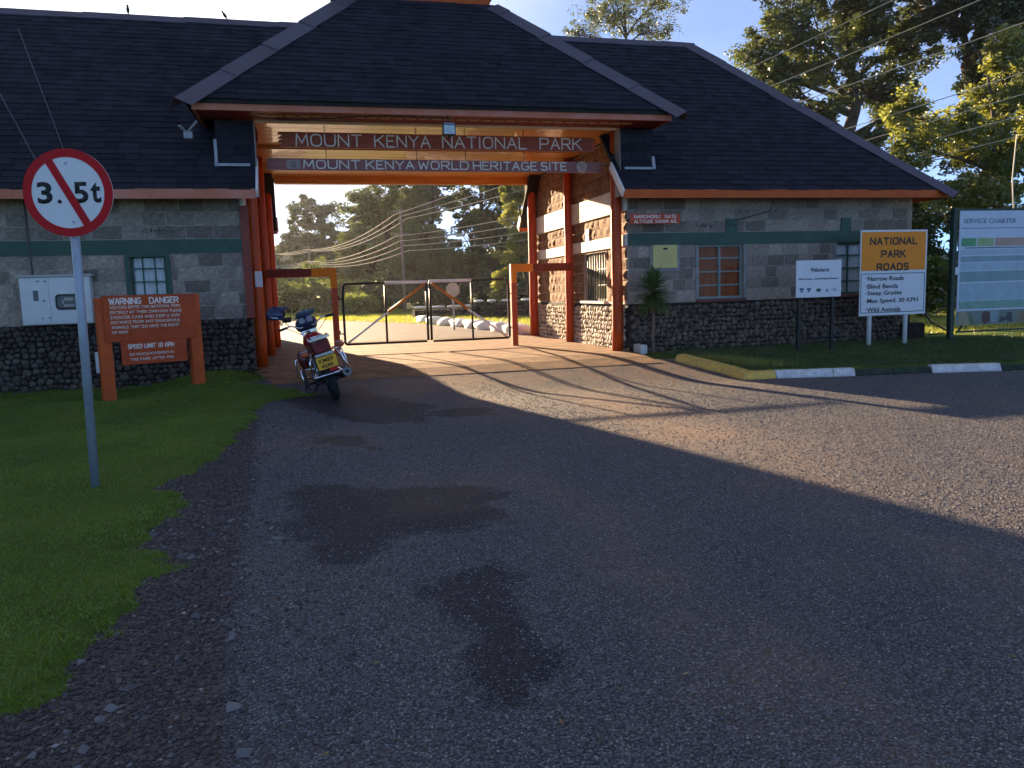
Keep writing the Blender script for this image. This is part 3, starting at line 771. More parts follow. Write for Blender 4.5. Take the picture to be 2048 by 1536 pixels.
def wall_with_holes(mb, x0, x1, y0, y1, z0, z1, holes, axis='x'):
    """solid wall from boxes around rectangular holes given as (u0,u1,z0,z1)"""
    hs = sorted(holes); u = x0 if axis == 'x' else y0; end = x1 if axis == 'x' else y1
    def bx(a, c, za, zc):
        if c-a < 1e-4 or zc-za < 1e-4: return
        if axis == 'x': mb.box(a, c, y0, y1, za, zc)
        else: mb.box(x0, x1, a, c, za, zc)
    for h in hs:
        bx(u, h[0], z0, z1); bx(h[0], h[1], z0, h[2]); bx(h[0], h[1], h[3], z1); u = h[1]
    bx(u, end, z0, z1)
def make_wing(side):
    Lf = side == 'L'
    x0, x1 = (-12.0, PX0) if Lf else (PX1, 12.80)
    root = empty('lodge_wing', ((x0+x1)/2, YW, 0),
                 'dark shingled stone wing with the small white-curtained window, behind the warning board' if Lf else
                 'dark shingled stone wing with hipped roof and orange-curtained window, beyond the sunny passage wall', 'building')
    zg = -.3
    fr_holes = [(-3.065, -2.475, 1.18, 2.09)] if Lf else [(7.665, 8.685, 1.0, 2.11), (10.91, 11.93, 1.0, 2.11)]
    side_holes = [] if Lf else [(15.95, 17.35, 1.0, 2.06)]
    # plinth + walls
    w = MB(); T = .30
    wall_with_holes(w, x0, x1, YW, YW+T, ZP, 3.25, fr_holes)
    w.box(x0, x1, YR-T, YR, ZP, 3.25)
    if Lf:
        w.box(x1-T, x1, YW+T, YR-T, ZP, 4.33); w.box(x0, x0+T, YW+T, YR-T, ZP, 3.25)
    else:
        wall_with_holes(w, x0, x0+T, YW+T, YR-T, ZP, 4.33, side_holes, 'y'); w.box(x1-T, x1, YW+T, YR-T, ZP, 3.25)
        w.box(x0, x0+T, YW, YW+T, 3.25, 4.33); w.box(x0, x0+T, YR-T, YR, 3.25, 4.33)
    wall = w.build('wall', mortar_m, root)
    p = MB(); p.box(x0-.0, x1, YW-.03, YW+T, zg, ZP-.002); p.box(x0, x1, YR-T, YR+.03, zg, ZP-.002)
    p.box(x1-T, x1+(.03 if Lf else .03), YW+T, YR-T, zg, ZP-.002); p.box(x0-(.0 if Lf else .03), x0+T, YW+T, YR-T, zg, ZP-.002)
    pl = p.build('plinth', plinth_m, root)
    it = []
    uvis0, uvis1 = (-6.3, PX1) if Lf else (x0, x1)
    ua, uc = (-6.2, x1-.01) if Lf else (x0+.02, x1-.02)
    bl = blocks('-Y', YW, ua, uc, ZP+.02, ZB0-.01, [(h[0]-.07, h[1]+.07, h[2]-.08, h[3]+.05) for h in fr_holes], seed=4 if Lf else 9)
    bl += blocks('-Y', YW, ua, uc, ZB1+.01, 3.04, [], rowh=.23, wmin=.3, wmax=.55, proud=.010, seed=5)
    if not Lf:
        bl += blocks('-X', x0, YW+.02, YR-.05, ZP+.02, ZB0-.02, [(h[0]-.05, h[1]+.05, h[2]-.08, h[3]+.06) for h in side_holes], seed=11, proud=.03)
        bl += blocks('-X', x0, YW+.02, YR-.05, ZB1+.01, 2.79, [], seed=12, proud=.03)
        bl += blocks('-X', x0, YW+.02, YR-.05, 3.27, 4.30, [], seed=13, proud=.03)
        bl += blocks('+X', x1, YW+.02, YR-.05, ZP+.02, 3.1, [], seed=14)
    else:
        bl += blocks('+X', x1, YW+.02, YR-.05, ZP+.02, 4.3, [], seed=15, rowh=.25)
    place_pieces('stone_block', bl, stone_m, wall, 300)
    cb = cobbles('-Y', YW-.035, ua, uc, zg+.05 if Lf else -.12, ZP-.01, seed=21)
    if not Lf:
        cb2 = cobbles('-X', x0-.035, YW+.05, YR-.03, -.02, ZP-.01, size=.125, seed=22)
        cb = cb2+[c for c in cb if c[1].translation.x < 12.8]
        # interleave so both faces keep some single stones
        a_, b_ = cb2, [c for c in cb if c not in cb2]; cb = a_[:170]+b_[:130]+a_[170:]+b_[130:]
    else:
        cb = [c for c in cb]+cobbles('+X', x1+.035, YW, YR-.03, -.02, ZP-.01, seed=23)
    place_pieces('river_stone', cb, river_m, pl, 300)
    # bands
    g = MB(); xx0, xx1 = (x0, x1-.002) if Lf else (x0+.02, x1+.02)
    g.box(xx0, xx1, YW-.035, YW-.001, ZB0, ZB1)
    if not Lf:
        g.box(8.28, 8.52, YW-.034, YW-.001, ZB1, 2.62); g.box(11.0, 11.24, YW-.034, YW-.001, ZB1, 2.62)
    g.build('lintel_band', green_band_m, root, label='green painted concrete band')
    if not Lf:
        h = MB(); h.box(x0-.045, x0-.001, YW+.001, YR, 2.11, 2.34); pass
        h.box(x0-.045, x0-.001, 16.9, 17.15, 2.34, 2.62)
        h.box(x0-.06, x0-.001, YW+.001, YR, 2.80, 3.25)
        h.build_each('ring_beam', concrete_white, root)
        s = MB(); s.box(x0-.10, x0+.1, 15.88, 17.42, .95, 1.0)
        s.box(x0-.03, x0-.001, YW+.05, 17.5, .945, .985)
        s.build_each('window_sill', concrete_white, root)
        st = MB(); st.box(6.2, 6.34, 14.36, 14.72, -.15, .14, .01); st.build('step_nib', concrete_white, pl)
    else:
        h = MB(); h.box(x1+.001, x1+.045, YW, YR, 2.11, 2.34); h.box(x1+.001, x1+.06, YW, YR, 2.80, 3.25)
        h.build_each('ring_beam', concrete_white, root)
    # windows
    if Lf:
        window(root, '-Y', YW, -3.065, -2.475, 1.18, 2.09, 3, 4, green_frame_m, curtain_w)
        a = MB(); a.box(-3.12, -2.42, YW-.03, YW+.0, 2.06, 2.108); a.box(-3.13, -3.066, YW-.03, YW, 1.15, 2.06); a.box(-2.474, -2.41, YW-.03, YW, 1.15, 2.06); a.build_each('window_surround', green_frame_m, root)
    else:
        window(root, '-Y', YW, 7.665, 8.685, 1.0, 2.108, 2, 4, pale_frame_m, curtain_o, bar=.03)
        window(root, '-Y', YW, 10.91, 11.93, 1.0, 2.108, 3, 4, green_frame_m, curtain_w, bar=.03)
        for q in (7.62, 10.87):
            s = MB(); s.box(q, q+1.11, YW-.07, YW+.08, .93, .998, .008); s.build('window_sill', mat('red_sill', (.14, .05, .05), .7), root)
        a = MB()
        for q in (7.60, 8.69, 10.85, 11.935): a.box(q, q+.06, YW-.022, YW-.001, 1.0, 2.108)
        a.build_each('window_surround', mat('grey_plaster', (.25, .245, .24), .85, bump=.2), root)
        window(root, '-X', x0, 15.95, 17.35, 1.0, 2.06, 4, 3, pale_frame_m, None, depth=.14)
        b_ = MB()
        for i in range(9): b_.tube([(x0+.06, 16.02+i*.158, 1.0), (x0+.06, 16.02+i*.158, 2.06)], .009, 6)
        b_.build('window_grille', black_m, root)
        # dim room behind the passage window
        rm = MB(); rm.box(x0+.9, x0+.95, 15.3, 18, .2, 2.7); rm.build('room_partition', mat('room_wall', (.25, .24, .2), .9), root)
    # roof
    rx0, rx1 = (-12.5, -.87) if Lf else (5.78, 13.10)
    H_ = YRI-YE; hx = rx1-H_ if not Lf else None
    tilt = MB(); th = .08
    if Lf:
        F_ = [(rx0, YE, ZE), (rx1, YE, ZE), (rx1, YRI, ZRI), (rx0, YRI, ZRI)]
        B_ = [(rx1, 2*YRI-YE, ZE), (rx0, 2*YRI-YE, ZE), (rx0, YRI, ZRI), (rx1, YRI, ZRI)]
        XT = 1.3
        for q in (F_, B_): tilt.hexa([Vector(p)-Vector((0, 0, th)) for p in q], [Vector(p)-Vector((0, 0, .0)) for p in q])
    else:
        F_ = [(rx0, YE, ZE), (rx1, YE, ZE), (hx, YRI, ZRI), (rx0, YRI, ZRI)]
        B_ = [(rx1, 2*YRI-YE, ZE), (rx0, 2*YRI-YE, ZE), (rx0, YRI, ZRI), (hx, YRI, ZRI)]
        for q in (F_, B_): tilt.hexa([Vector(p)-Vector((0, 0, th)) for p in q], [Vector(p)-Vector((0, 0, .0)) for p in q])
        E_ = [Vector((rx1, YE, ZE)), Vector((rx1, 2*YRI-YE, ZE)), Vector((hx, YRI, ZRI))]
        tilt.add(E_+[e-Vector((0, 0, th)) for e in E_], [(0, 1, 2), (5, 4, 3), (0, 3, 4, 1), (1, 4, 5, 2), (2, 5, 3, 0)])
    xa_, xb_ = (rx1, 1.3) if Lf else (3.8, rx0); y2 = YE+(4.48-ZE)/SL
    for sg in (1, -1):
        q = [Vector((xa_, YRI-sg*(YRI-y2), 4.48)), Vector((xb_, YRI-sg*(YRI-y2), 4.48)), Vector((xb_, YRI, ZRI)), Vector((xa_, YRI, ZRI))]
        tilt.hexa([p-Vector((0, 0, th)) for p in q], q)
    roof = tilt.build('roof', soil_m, root)
    zof = lambda v: ZE+v*(ZRI-ZE)/LS
    if Lf: bnd = lambda v: (-6.6, rx1 if zof(v) < 4.75 else max(rx1, -1.8+(zof(v)-4.6)/.96+.15))
    else: bnd = lambda v: (rx0 if zof(v) < 4.75 else min(rx0, 6.7-(zof(v)-4.6)/.96-.15), rx1-v/LS*H_)
    O = (0, YE, ZE)
    shingle_plane(roof, O, (1, 0, 0), vF, bnd, LS-.05, expo=.158, seed=31 if Lf else 33)
    if Lf:
        hip_caps(roof, (-8, YRI, ZRI), (1.2, YRI, ZRI), (0, -1, -SL), (0, 1, -SL), w=.20, step=1.9)
    else:
        hip_caps(roof, (5.0, YRI, ZRI), (hx+.1, YRI, ZRI), (0, -1, -SL), (0, 1, -SL), w=.20, step=1.7)
        d = Vector((hx-rx1, H_, ZRI-ZE)).normalized()
        # in-plane directions perpendicular to the hip on each slope
        nf = Vector((0, -(ZRI-ZE), H_)).normalized(); ns = Vector(((ZRI-ZE), 0, H_)).normalized()
        a_ = d.cross(nf); a_ = a_ if a_.x < 0 else -a_; b2 = d.cross(ns); b2 = b2 if b2.y > 0 else -b2
        hip_caps(roof, (rx1+.12, YE-.12, ZE-.11), (hx, YRI, ZRI), a_, b2, w=.30, step=1.5, lift=.035)
    # fascias
    f = MB(); f.box(rx0, rx1, YE-.035, YE+.0, ZE-.165, ZE-.005); 
    f.box(rx0, rx1, 2*YRI-YE, 2*YRI-YE+.035, ZE-.165, ZE-.005)
    if not Lf: f.box(rx1, rx1+.035, YE-.035, 2*YRI-YE+.035, ZE-.165, ZE-.005)
    f.build_each('fascia', fascia_m if Lf else orange, root)
    s = MB(); s.box(rx0+(0 if Lf else .3), rx1-(.3 if Lf else .0), YE+.001, YW-.04, ZE-.10, ZE-.075)
    if not Lf: s.box(x1+.04, rx1-.001, YW, 2*YRI-YE, ZE-.10, ZE-.075)
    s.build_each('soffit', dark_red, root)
    # verge boards (raking) on the passage side
    xv = rx1 if Lf else rx0
    v = MB(); v.bar((xv+(.02 if Lf else -.02), YE-.02, ZE-.08), (xv+(.02 if Lf else -.02), YE+.62, ZE-.08+.62*SL), .03, .15)
    v.bar((xv+(.02 if Lf else -.02), 2*YRI-YE+.02, ZE-.08), (xv+(.02 if Lf else -.02), YR+.35, ZE-.08+(2*YRI-YE-YR-.35)*SL), .03, .15)
    v.build_each('verge_board', white_paint if True else orange, root)
    return root
wingL = make_wing('L'); wingR = make_wing('R')
an = MB(); an.box(-7.0, -1.36, YR+.002, 25.9, -.1, 4.6); an.build('shading_annex_wall', mortar_m, wingL)  # unseen annex, added to cast the left shadow edge of the sunlit wedge
an = MB(); an.box(-7.3, -1.32, YR+.01, 26.0, 4.602, 4.75); an.build('shading_annex_roof', soil_m, wingL)

# ------------------------------------------------------------------ gate pavilion
GX0, GX1 = -1.49, 6.56
pav = empty('gate_pavilion', (2.53, 18, 0), 'tall pavilion with pyramid shingle roof spanning the gateway between both wings', 'building')
FX0, FX1, FY, FZ0, FZ1 = -1.74, 6.60, 13.78, 4.325, 4.46
cx = (FX0+FX1)/2; half = (FX1-FX0)/2+.10; BYE = FY+2*half
# cheeks (shingled front and rear skins above the wing roofs) and passage head walls
ck = MB()
for y0, y1 in ((14.50, 14.74), (21.37, 21.6)):
    ck.box(GX0, -.86, y0, y1, 3.1, 4.325); ck.box(5.88, GX1, y0, y1, 3.1, 4.325)
ck.box(GX0, PX0-.301, 14.74, 21.37, 3.0, 4.325); ck.box(PX1+.301, GX1, 14.74, 21.37, 3.0, 4.325)
ckp = ck.build_each('cheek_wall', shingle_stuff, pav)
it = []
r = random.Random(3)
for xa, xb in ((GX0, -.86), (5.88, GX1)):
    z = 3.58
    while z < 4.2:
        x = xa
        while x < xb-.02:
            w = min(r.uniform(.2, .34), xb-x)
            M = Matrix(((w-.006, 0, 0, x), (0, -.001, -.018, 14.50), (0, .155*1.2, 0, z), (0, 0, 0, 1)))
            it.append((SH, M)); x += w
        z += .155
for me, mt in it: link('shingle', me, ckp, Matrix.Translation(-origin_of(ckp)) @ mt)
fs_ = MB()
fs_.box(GX0+.02, -.95, 14.45, 14.475, 3.555, 3.60); fs_.bar((GX0-.01, 14.46, 3.56), (GX0-.01, 14.80, 3.98), .05, .06, up=(1, 0, 0)); fs_.box(GX0-.03, GX0+.02, 14.45, 14.475, 3.555, 4.0)
fs_.box(5.95, GX1, 14.45, 14.475, 3.555, 3.60); fs_.bar((GX1+.0, 14.46, 3.56), (GX1-.02, 14.48, 3.80), .05, .06, up=(1, 0, 0))
fs_.box(GX1-.005, GX1+.02, 14.3, 15.3, 3.50, 3.56) if False else None
fs_.build_each('flashing', flash_m, pav)
tr = MB(); tr.box(-.862, -.845, 14.49, 14.76, 3.05, 4.325); tr.box(5.862, 5.88, 14.49, 14.76, 3.05, 4.325)
tr.build_each('corner_trim', mat('grey_trim', (.22, .20, .19), .6), pav)
# ceiling boards (each board a piece), front and rear beams
cl = MB(); cl.box(PX0, PX1, 14.0, YR, 4.375, 4.42); ceil = cl.build('ceiling', wood_ceiling, pav)
bd = MB().box(-.5, .5, -.5, .5, -.5, .5).mesh('ceiling_board', wood_ceiling)
y = 14.78; j = 0
while y < YR-.1:
    w = .19; x = PX0+.01; xs0 = [-1.18, 1.6+(j % 3)*.5, 4.0+(j % 2)*.5, PX1]
    for a, c in zip(xs0[:-1], xs0[1:]):
        link('ceiling_board', bd, ceil, Matrix.Translation(Vector(((a+c)/2, y+w/2, 4.362+.002*(j % 2)))-origin_of(ceil)) @ Matrix.Diagonal((c-a-.006, w-.010, .018, 1)))
    y += w; j += 1
bm_ = MB()
for yb, d in ((16.95, .10), (19.15, .10)): bm_.box(PX0+.01, PX1-.01, yb, yb+.09, 4.352-.07, 4.352)
bm_.box(PX0, PX1, 14.60, 14.76, 4.19, 4.352) if False else None
bm_.box(-.84, 5.86, YR-.10, YR+.12, 4.18, 4.37)
bm_.build_each('ceiling_beam', wood_ceiling, pav)
hb = MB(); hb.box(-.845, 5.862, 14.55, 14.74, 4.335, 4.372); hb.build('head_trim', concrete_white, pav)
# corner ceiling infill below side: soffit around
sf = MB(); sf.box(FX0+.02, FX1-.02, FY+.04, 14.54, 4.345, 4.37); sf.box(FX0+.02, FX1-.02, YR+.14, BYE-.3, 4.345, 4.37)
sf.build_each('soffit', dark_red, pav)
# ventilation fillet strip with light slots below the fascia
vt = MB(); x = -.75
while x < 5.8:
    vt.box(x, x+.17, FY+.30, FY+.36, 4.325, 4.344); x += .225
vt.build_each('vent_strip', mat('vent_batten', (.55, .33, .16), .6), pav)
fa = MB(); fa.box(FX0, FX1, FY-.035, FY, FZ0, FZ1); fa.box(FX0, FX1, BYE-.235, BYE-.2, FZ0, FZ1)
fa.box(FX0-.0, FX0+.035, FY, BYE-.235, FZ0, FZ1); fa.box(FX1-.035, FX1, FY, BYE-.235, FZ0, FZ1)
fa.build_each('fascia', fascia_m, pav)
# pyramid roof, truncated under the ventilator
ex0, ex1, ey0, ey1, ez = cx-half, cx+half, FY-.08, FY-.08+2*half, 4.50
PS = .96; TT = 2.72
tp = [Vector((ex0+TT, ey0+TT, ez+TT*PS)), Vector((ex1-TT, ey0+TT, ez+TT*PS)), Vector((ex1-TT, ey1-TT, ez+TT*PS)), Vector((ex0+TT, ey1-TT, ez+TT*PS))]
bt = [Vector((ex0, ey0, ez)), Vector((ex1, ey0, ez)), Vector((ex1, ey1, ez)), Vector((ex0, ey1, ez))]
rf = MB(); rf.add(bt+tp+[b_-Vector((0, 0, .07)) for b_ in bt], [(0, 1, 5, 4), (1, 2, 6, 5), (2, 3, 7, 6), (3, 0, 4, 7), (4, 5, 6, 7), (0, 8, 9, 1), (1, 9, 10, 2), (2, 10, 11, 3), (3, 11, 8, 0), (8, 11, 10, 9)])
proof = rf.build('roof', soil_m, pav)
k_ = math.hypot(1, PS); lenp = TT*k_
bnd = lambda v: (ex0+v/k_, ex1-v/k_)
shingle_plane(proof, (0, ey0, ez), (1, 0, 0), Vector((0, 1, PS)), bnd, lenp, expo=.158, seed=41)
for (O_, u_, v_) in (((ex1, 0, ez), (0, 1, 0), (-1, 0, PS)), ((ex0, 0, ez), (0, -1, 0), (1, 0, PS)), ):
    pass
for (A, B, sx) in ((bt[0], tp[0], 1), (bt[1], tp[1], -1)):
    d = (B-A).normalized(); nf = Vector((0, -PS, 1)).normalized(); ns = Vector((-PS*sx, 0, 1)).normalized()
    a_ = d.cross(nf); a_ = a_ if a_.x*sx > 0 else -a_; b2 = d.cross(ns); b2 = b2 if b2.y > 0 else -b2
    A2 = A-Vector((sx*.10, .10, .085))
    hip_caps(proof, A2, B, a_, b2, w=.33, step=1.12, seed=8 if sx > 0 else 9, lift=.04)
# ventilator on top
vn = MB(); vx0, vx1, vy0, vy1, vz = tp[0].x+.12, tp[1].x-.12, tp[0].y+.12, tp[2].y-.12, tp[0].z
vn.box(vx0, vx1, vy0, vy1, vz-.05, vz+.55)
vent = vn.build('roof_ventilator', orange, pav)
vr = MB(); c0 = Vector(((vx0+vx1)/2, (vy0+vy1)/2, vz+1.9)); q = [Vector((vx0-.3, vy0-.3, vz+.551)), Vector((vx1+.3, vy0-.3, vz+.551)), Vector((vx1+.3, vy1+.3, vz+.551)), Vector((vx0-.3, vy1+.3, vz+.551))]
vr.add(q+[c0], [(0, 1, 4), (1, 2, 4), (2, 3, 4), (3, 0, 4), (3, 2, 1, 0)]); vr.build('ventilator_roof', shingle_stuff, vent)

# orange posts of the passage: parts of the pavilion
def post(x, y, z0, z1, r_, name='post', m=orange_post):
    p = MB(); n_ = 9
    pts = [(x+rnd.uniform(-.006, .006), y, z0+(z1-z0)*i/n_) for i in range(n_+1)]
    rad = [r_*(1.04-.10*i/n_+rnd.uniform(-.012, .012)) for i in range(n_+1)]
    p.tube(pts, rad, 14); return p.build(name, m, pav)
for x, y, z1, r_ in ((-1.045, 15.45, 4.35, .115), (-1.03, 18.35, 4.35, .095), (-1.03, 21.2, 4.35, .10),
                     (5.945, 14.93, 4.35, .112), (5.99, 18.12, 4.35, .105), (5.95, 21.2, 4.35, .12)):
    post(x, y, -.02, z1, r_)
# corner boards at the left wing's inner corner
cb_ = MB(); cb_.box(-1.20, -1.06, 14.72, 14.755, .95, 2.92); cb_.box(-1.185, -1.15, 14.76, 15.3, .95, 2.8)
cb_.build_each('corner_board', mat('red_board', (.22, .035, .015), .4), wingL)
cp = MB(); cp.box(-1.01, -.85, 15.33, 15.5, 4.12, 4.35); cp.build('post_bracket', dark_red, pav)

# ------------------------------------------------------------------ low frames and gates
def half_frame(px, sx, y, label):
    """square tube goal-frame: leg near the leaf, arm back to the post"""
    t = .135; zt = 1.90; leg_x, post_x = px
    root = empty('gate_support', (leg_x, y, 0), label, 'gate support', 'square frames carrying the gate leaves')
    a = MB(); a.box(leg_x-t/2, leg_x+t/2, y-t/2, y+t/2, 0, 1.46, .006); a.build('leg', orange_post, root)
    a = MB(); a.box(leg_x-t/2, leg_x+t/2, y-t/2, y+t/2, 1.46, zt, .006)
    xe = leg_x-sx*.62 if sx < 0 else leg_x+.0
    x_end = leg_x+sx*.47; lo, hi = sorted((leg_x+sx*t/2, x_end)); a.box(lo+.0005, hi, y-t/2, y+t/2, zt-.185, zt-.002)
    a.build('yellow_corner', yellow_post, root)
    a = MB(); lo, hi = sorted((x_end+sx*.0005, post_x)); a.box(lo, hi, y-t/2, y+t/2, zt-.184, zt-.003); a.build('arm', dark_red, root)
    b_ = MB()
    for z in (1.42, 1.15): b_.tube([(leg_x+sx*(t/2), y, z), (leg_x+sx*(t/2+.05), y, z)], .018, 8)
    b_.build('bolt', steel_m, root)
    return root
half_frame((.42, -1.0), -1, 17.85, 'left orange and yellow square frame holding the gate, behind the motorcycle')
half_frame((4.50, 5.92), 1, 17.78, 'right orange and yellow square frame holding the gate, by the sunlit wall')
def leaf(x0, x1, z0, z1, y, hinge_left, y2, label):
    root = empty('gate_leaf', ((x0 if hinge_left else x1), y if hinge_left else y2, 0), label, 'gate', 'steel tube gate leaves')
    def P(x, z):
        t = (x-x0)/(x1-x0); return Vector((x, y+(y2-y)*t, z))
    rr_ = .027
    xm = x0+(x1-x0)*(.50 if hinge_left else .525)
    f = MB()
    cc = .05
    f.tube([P(x0+cc, z0), P(x0+.01, z0+.02), P(x0, z0+cc), P(x0, z1-.22), P(x0+.02, z1-.06), P(x0+cc, z1)] if hinge_left else [P(x0, z0+.02), P(x0, z1)], rr_, 8)
    f.tube([P(x1, z0+.02), P(x1, z1)] if hinge_left else [P(x1-cc, z0), P(x1-.01, z0+.02), P(x1, z0+cc), P(x1, z1-.14), P(x1-.02, z1-.05), P(x1-.09, z1)], rr_, 8)
    f.tube([P(x0+.03, z0), P(x1-.03, z0)], rr_, 8)
    if hinge_left: f.tube([P(x0+cc, z1), P(xm, z1)], rr_, 8)
    else: f.tube([P(xm, z1), P(x1-.09, z1)], rr_, 8)
    f.build('frame', black_m, root)
    f = MB(); f.tube([P(xm, z0), P(xm, z1)], .024, 8); f.build('middle_rail', black_m, root)
    f = MB()
    if hinge_left: f.tube([P(xm, z1+.001), P(x1+.02, z1+.001)], .034, 10)
    else: f.tube([P(x0-.02, z1+.001), P(xm, z1+.001)], .034, 10)
    f.build('top_rail', white_paint, root)
    a, b_ = (P(x0+.06, z0+.03), P(x1-.03, z1-.04)) if hinge_left else (P(x1-.06, z0+.03), P(x0+.03, z1-.04))
    mid = a.lerp(b_, .52)
    f = MB(); f.tube([a, mid], .026, 8); f.build('brace', white_paint, root, label='white lower half of the brace')
    f = MB(); f.tube([mid, b_], .032, 8); f.build('brace', mat('brace_orange', (.50, .16, .02), .35), root, label='orange upper half of the brace')
    f = MB(); sx = -1 if hinge_left else 1; xh = x0 if hinge_left else x1
    for z in (z0+.24, z1-.33):
        f.tube([P(xh, z), P(xh, z)+Vector((sx*.10, 0, 0)), P(xh, z)+Vector((sx*.10, 0, .07))], .016, 6)
    f.build('hinge', black_m, root)
    return root
leaf(.60, 2.46, .20, 1.545, 17.85, True, 17.78, 'left black tube gate leaf with brace rising to the right')
leaf(2.54, 4.38, .195, 1.555, 17.78, False, 17.80, 'right black tube gate leaf with brace falling to the right')

# ------------------------------------------------------------------ hanging name boards
def jag_board(name, x0, x1, z0, z1, y, m, label, teeth_l, teeth_r):
    root = empty(name, ((x0+x1)/2, y, z0), label, 'sign', 'carved name boards hung under the gate roof')
    pts = []
    n_ = 4; h = z1-z0
    # left edge downwards, toothed
    for i in range(n_):
        a = z1-h*(i)/n_; c = z1-h*(i+1)/n_; pts += [(x0+teeth_l[i % len(teeth_l)], a), (x0, (a+c)/2-.01), (x0+.11, c+.012)]
    for i in range(n_):
        a = z0+h*(i)/n_; c = z0+h*(i+1)/n_; pts += [(x1-teeth_r[i % len(teeth_r)], a), (x1, (a+c)/2-.01), (x1-.11, c-.012)]
    bm = bmesh.new(); vs = [bm.verts.new((p[0]-(x0+x1)/2, -.02, p[1]-z0)) for p in pts]; f = bm.faces.new(vs)
    e = bmesh.ops.extrude_face_region(bm, geom=[f])
    for q in e['geom']:
        if isinstance(q, bmesh.types.BMVert): q.co.y += .04
    bmesh.ops.triangulate(bm, faces=bm.faces); bmesh.ops.recalc_face_normals(bm, faces=bm.faces)
    me = bpy.data.meshes.new('board'); bm.to_mesh(me); bm.free(); me.materials.append(m); link('board', me, root)
    return root
s1 = jag_board('name_board', -.49, 5.56, 3.965, 4.245, 15.0, sign_wood, 'upper jagged brown board reading MOUNT KENYA NATIONAL PARK', [.03, .06], [.05, .02])
xw = [('MOUNT', -.17, .995), ('KENYA', 1.235, 2.26), ('NATIONAL', 2.50, 4.13), ('PARK', 4.41, 5.25)]
for t, a, c in xw:
    stroke_text(s1, t, a, 14.976, 4.005, c-a, .200, letter_m, .023)
s2 = jag_board('name_board', -.72, 5.72, 3.565, 3.785, 15.02, mat('sign_board_paint_pale', (.27, .10, .085), .5, var=.15, scale=4, bump=.15, stretch=(.5, 3, 3)), 'lower jagged board reading MOUNT KENYA WORLD HERITAGE SITE with the round emblem', [.03, .02], [.05, .02])
for t, a, c in (('MOUNT', -.06, .94), ('KENYA', 1.06, 1.94), ('WORLD', 2.03, 2.98), ('HERITAGE', 3.08, 4.33), ('SITE', 4.43, 4.94)):
    stroke_text(s2, t, a, 14.996, 3.61, c-a, .142, letter_m, .022)
em = MB(); ec = Vector((5.26, 14.992, 3.672))
em.disc(ec, (0, 1, 0), .10, .012, 28, .089)
def sq(c, r_, w, y):
    P_ = [c+Vector((r_, 0, 0)), c+Vector((0, 0, r_)), c+Vector((-r_, 0, 0)), c+Vector((0, 0, -r_))]
    for i in range(4): em.bar(P_[i]+Vector((0, y, 0)), P_[(i+1) % 4]+Vector((0, y, 0)), w, .008, up=(0, 1, 0))
sq(ec, .074, .009, -.002); sq(ec, .034, .008, -.002)
em.bar(ec+Vector((.038, -.003, -.03)), ec+Vector((.058, -.003, -.072)), .012, .008, up=(0, 1, 0)); em.bar(ec+Vector((-.038, -.003, -.03)), ec+Vector((-.058, -.003, -.072)), .012, .008, up=(0, 1, 0))
em.build('round_emblem', letter_m, s2)
em = MB(); em.box(-.36, -.12, 14.992, 15.0, 3.60, 3.755); em.build('crest_panel', mat('faded_crest', (.36, .27, .25), .7, var=.1), s2)
em = MB(); em.disc((-.24, 14.988, 3.68), (0, 1, 0), .05, .006, 20, .035); em.bar((-.24, 14.987, 3.72), (-.24, 14.987, 3.63), .012, .004, up=(0, 1, 0)); em.bar((-.29, 14.987, 3.63), (-.19, 14.987, 3.63), .01, .004, up=(0, 1, 0)); em.build('crest', mat('faded_crest2', (.27, .16, .15), .7), s2)
ch = MB()
for x in (.34, 2.0, 3.63 if False else 2.93, 4.08):
    for k in range(4):
        ch.torus((x, 15.0, 4.345-k*.028), (1, 0, 0) if k % 2 else (0, 1, 0), .013, .0045, 10, 6)
ch.build('chain', black_m, s1)
ch = MB()
for x in (.34, 2.0, 2.93, 4.08):
    ch.tube([(x, 15.01, 3.965), (x+.01, 15.01, 3.87), (x, 15.01, 3.785)], .006, 6)
ch.build('hanger', black_m, s2)

# floodlight under the eave, security lamp on the left roof
fl_ = empty('floodlight', (2.40, 13.66, 4.3), 'small square floodlight hanging from the middle of the gate eave', 'floodlight')
a = MB(); a.box(2.29, 2.51, 13.62, 13.74, 3.965, 4.19, .012); a.build('housing', black_m, fl_)
a = MB(); a.box(2.305, 2.495, 13.612, 13.6195, 3.99, 4.135); a.build('lens', mat('lamp_glass', (.42, .52, .53), .25, var=.2, scale=9), fl_)
a = MB(); a.box(2.31, 2.49, 13.612, 13.6195, 4.14, 4.18); a.build('hood', mat('hood_grey', (.16, .18, .22), .5), fl_)
a = MB(); a.tube([(2.4, 13.7, 4.19), (2.4, 13.72, 4.325)], .014, 8); a.tube([(2.4, 13.68, 3.965), (2.4, 13.66, 3.92)], .02, 8); a.build('bracket', black_m, fl_)
a = MB(); a.tube([(-.8, 14.3, 4.335), (-.2, 14.15, 4.28), (.6, 14.0, 4.30), (1.3, 13.85, 4.325), (2.38, 13.75, 4.28)], .010, 6); a.build('cable', black_m, fl_)
cm = empty('security_lamp', (-1.93, 14.6, 3.95), 'small grey twin lamp fixed beside the left end of the gate eave', 'lamp')
a = MB(); a.box(-2.0, -1.86, 14.55, 14.68, 4.02, 4.14, .01); a.build('lamp_head', flash_m, cm)
a = MB(); a.bar((-1.93, 14.6, 4.14), (-1.76, 14.5, 4.30), .03, .03); a.bar((-1.95, 14.6, 4.12), (-2.05, 14.5, 4.22), .05, .03); a.build('bracket', flash_m, cm)

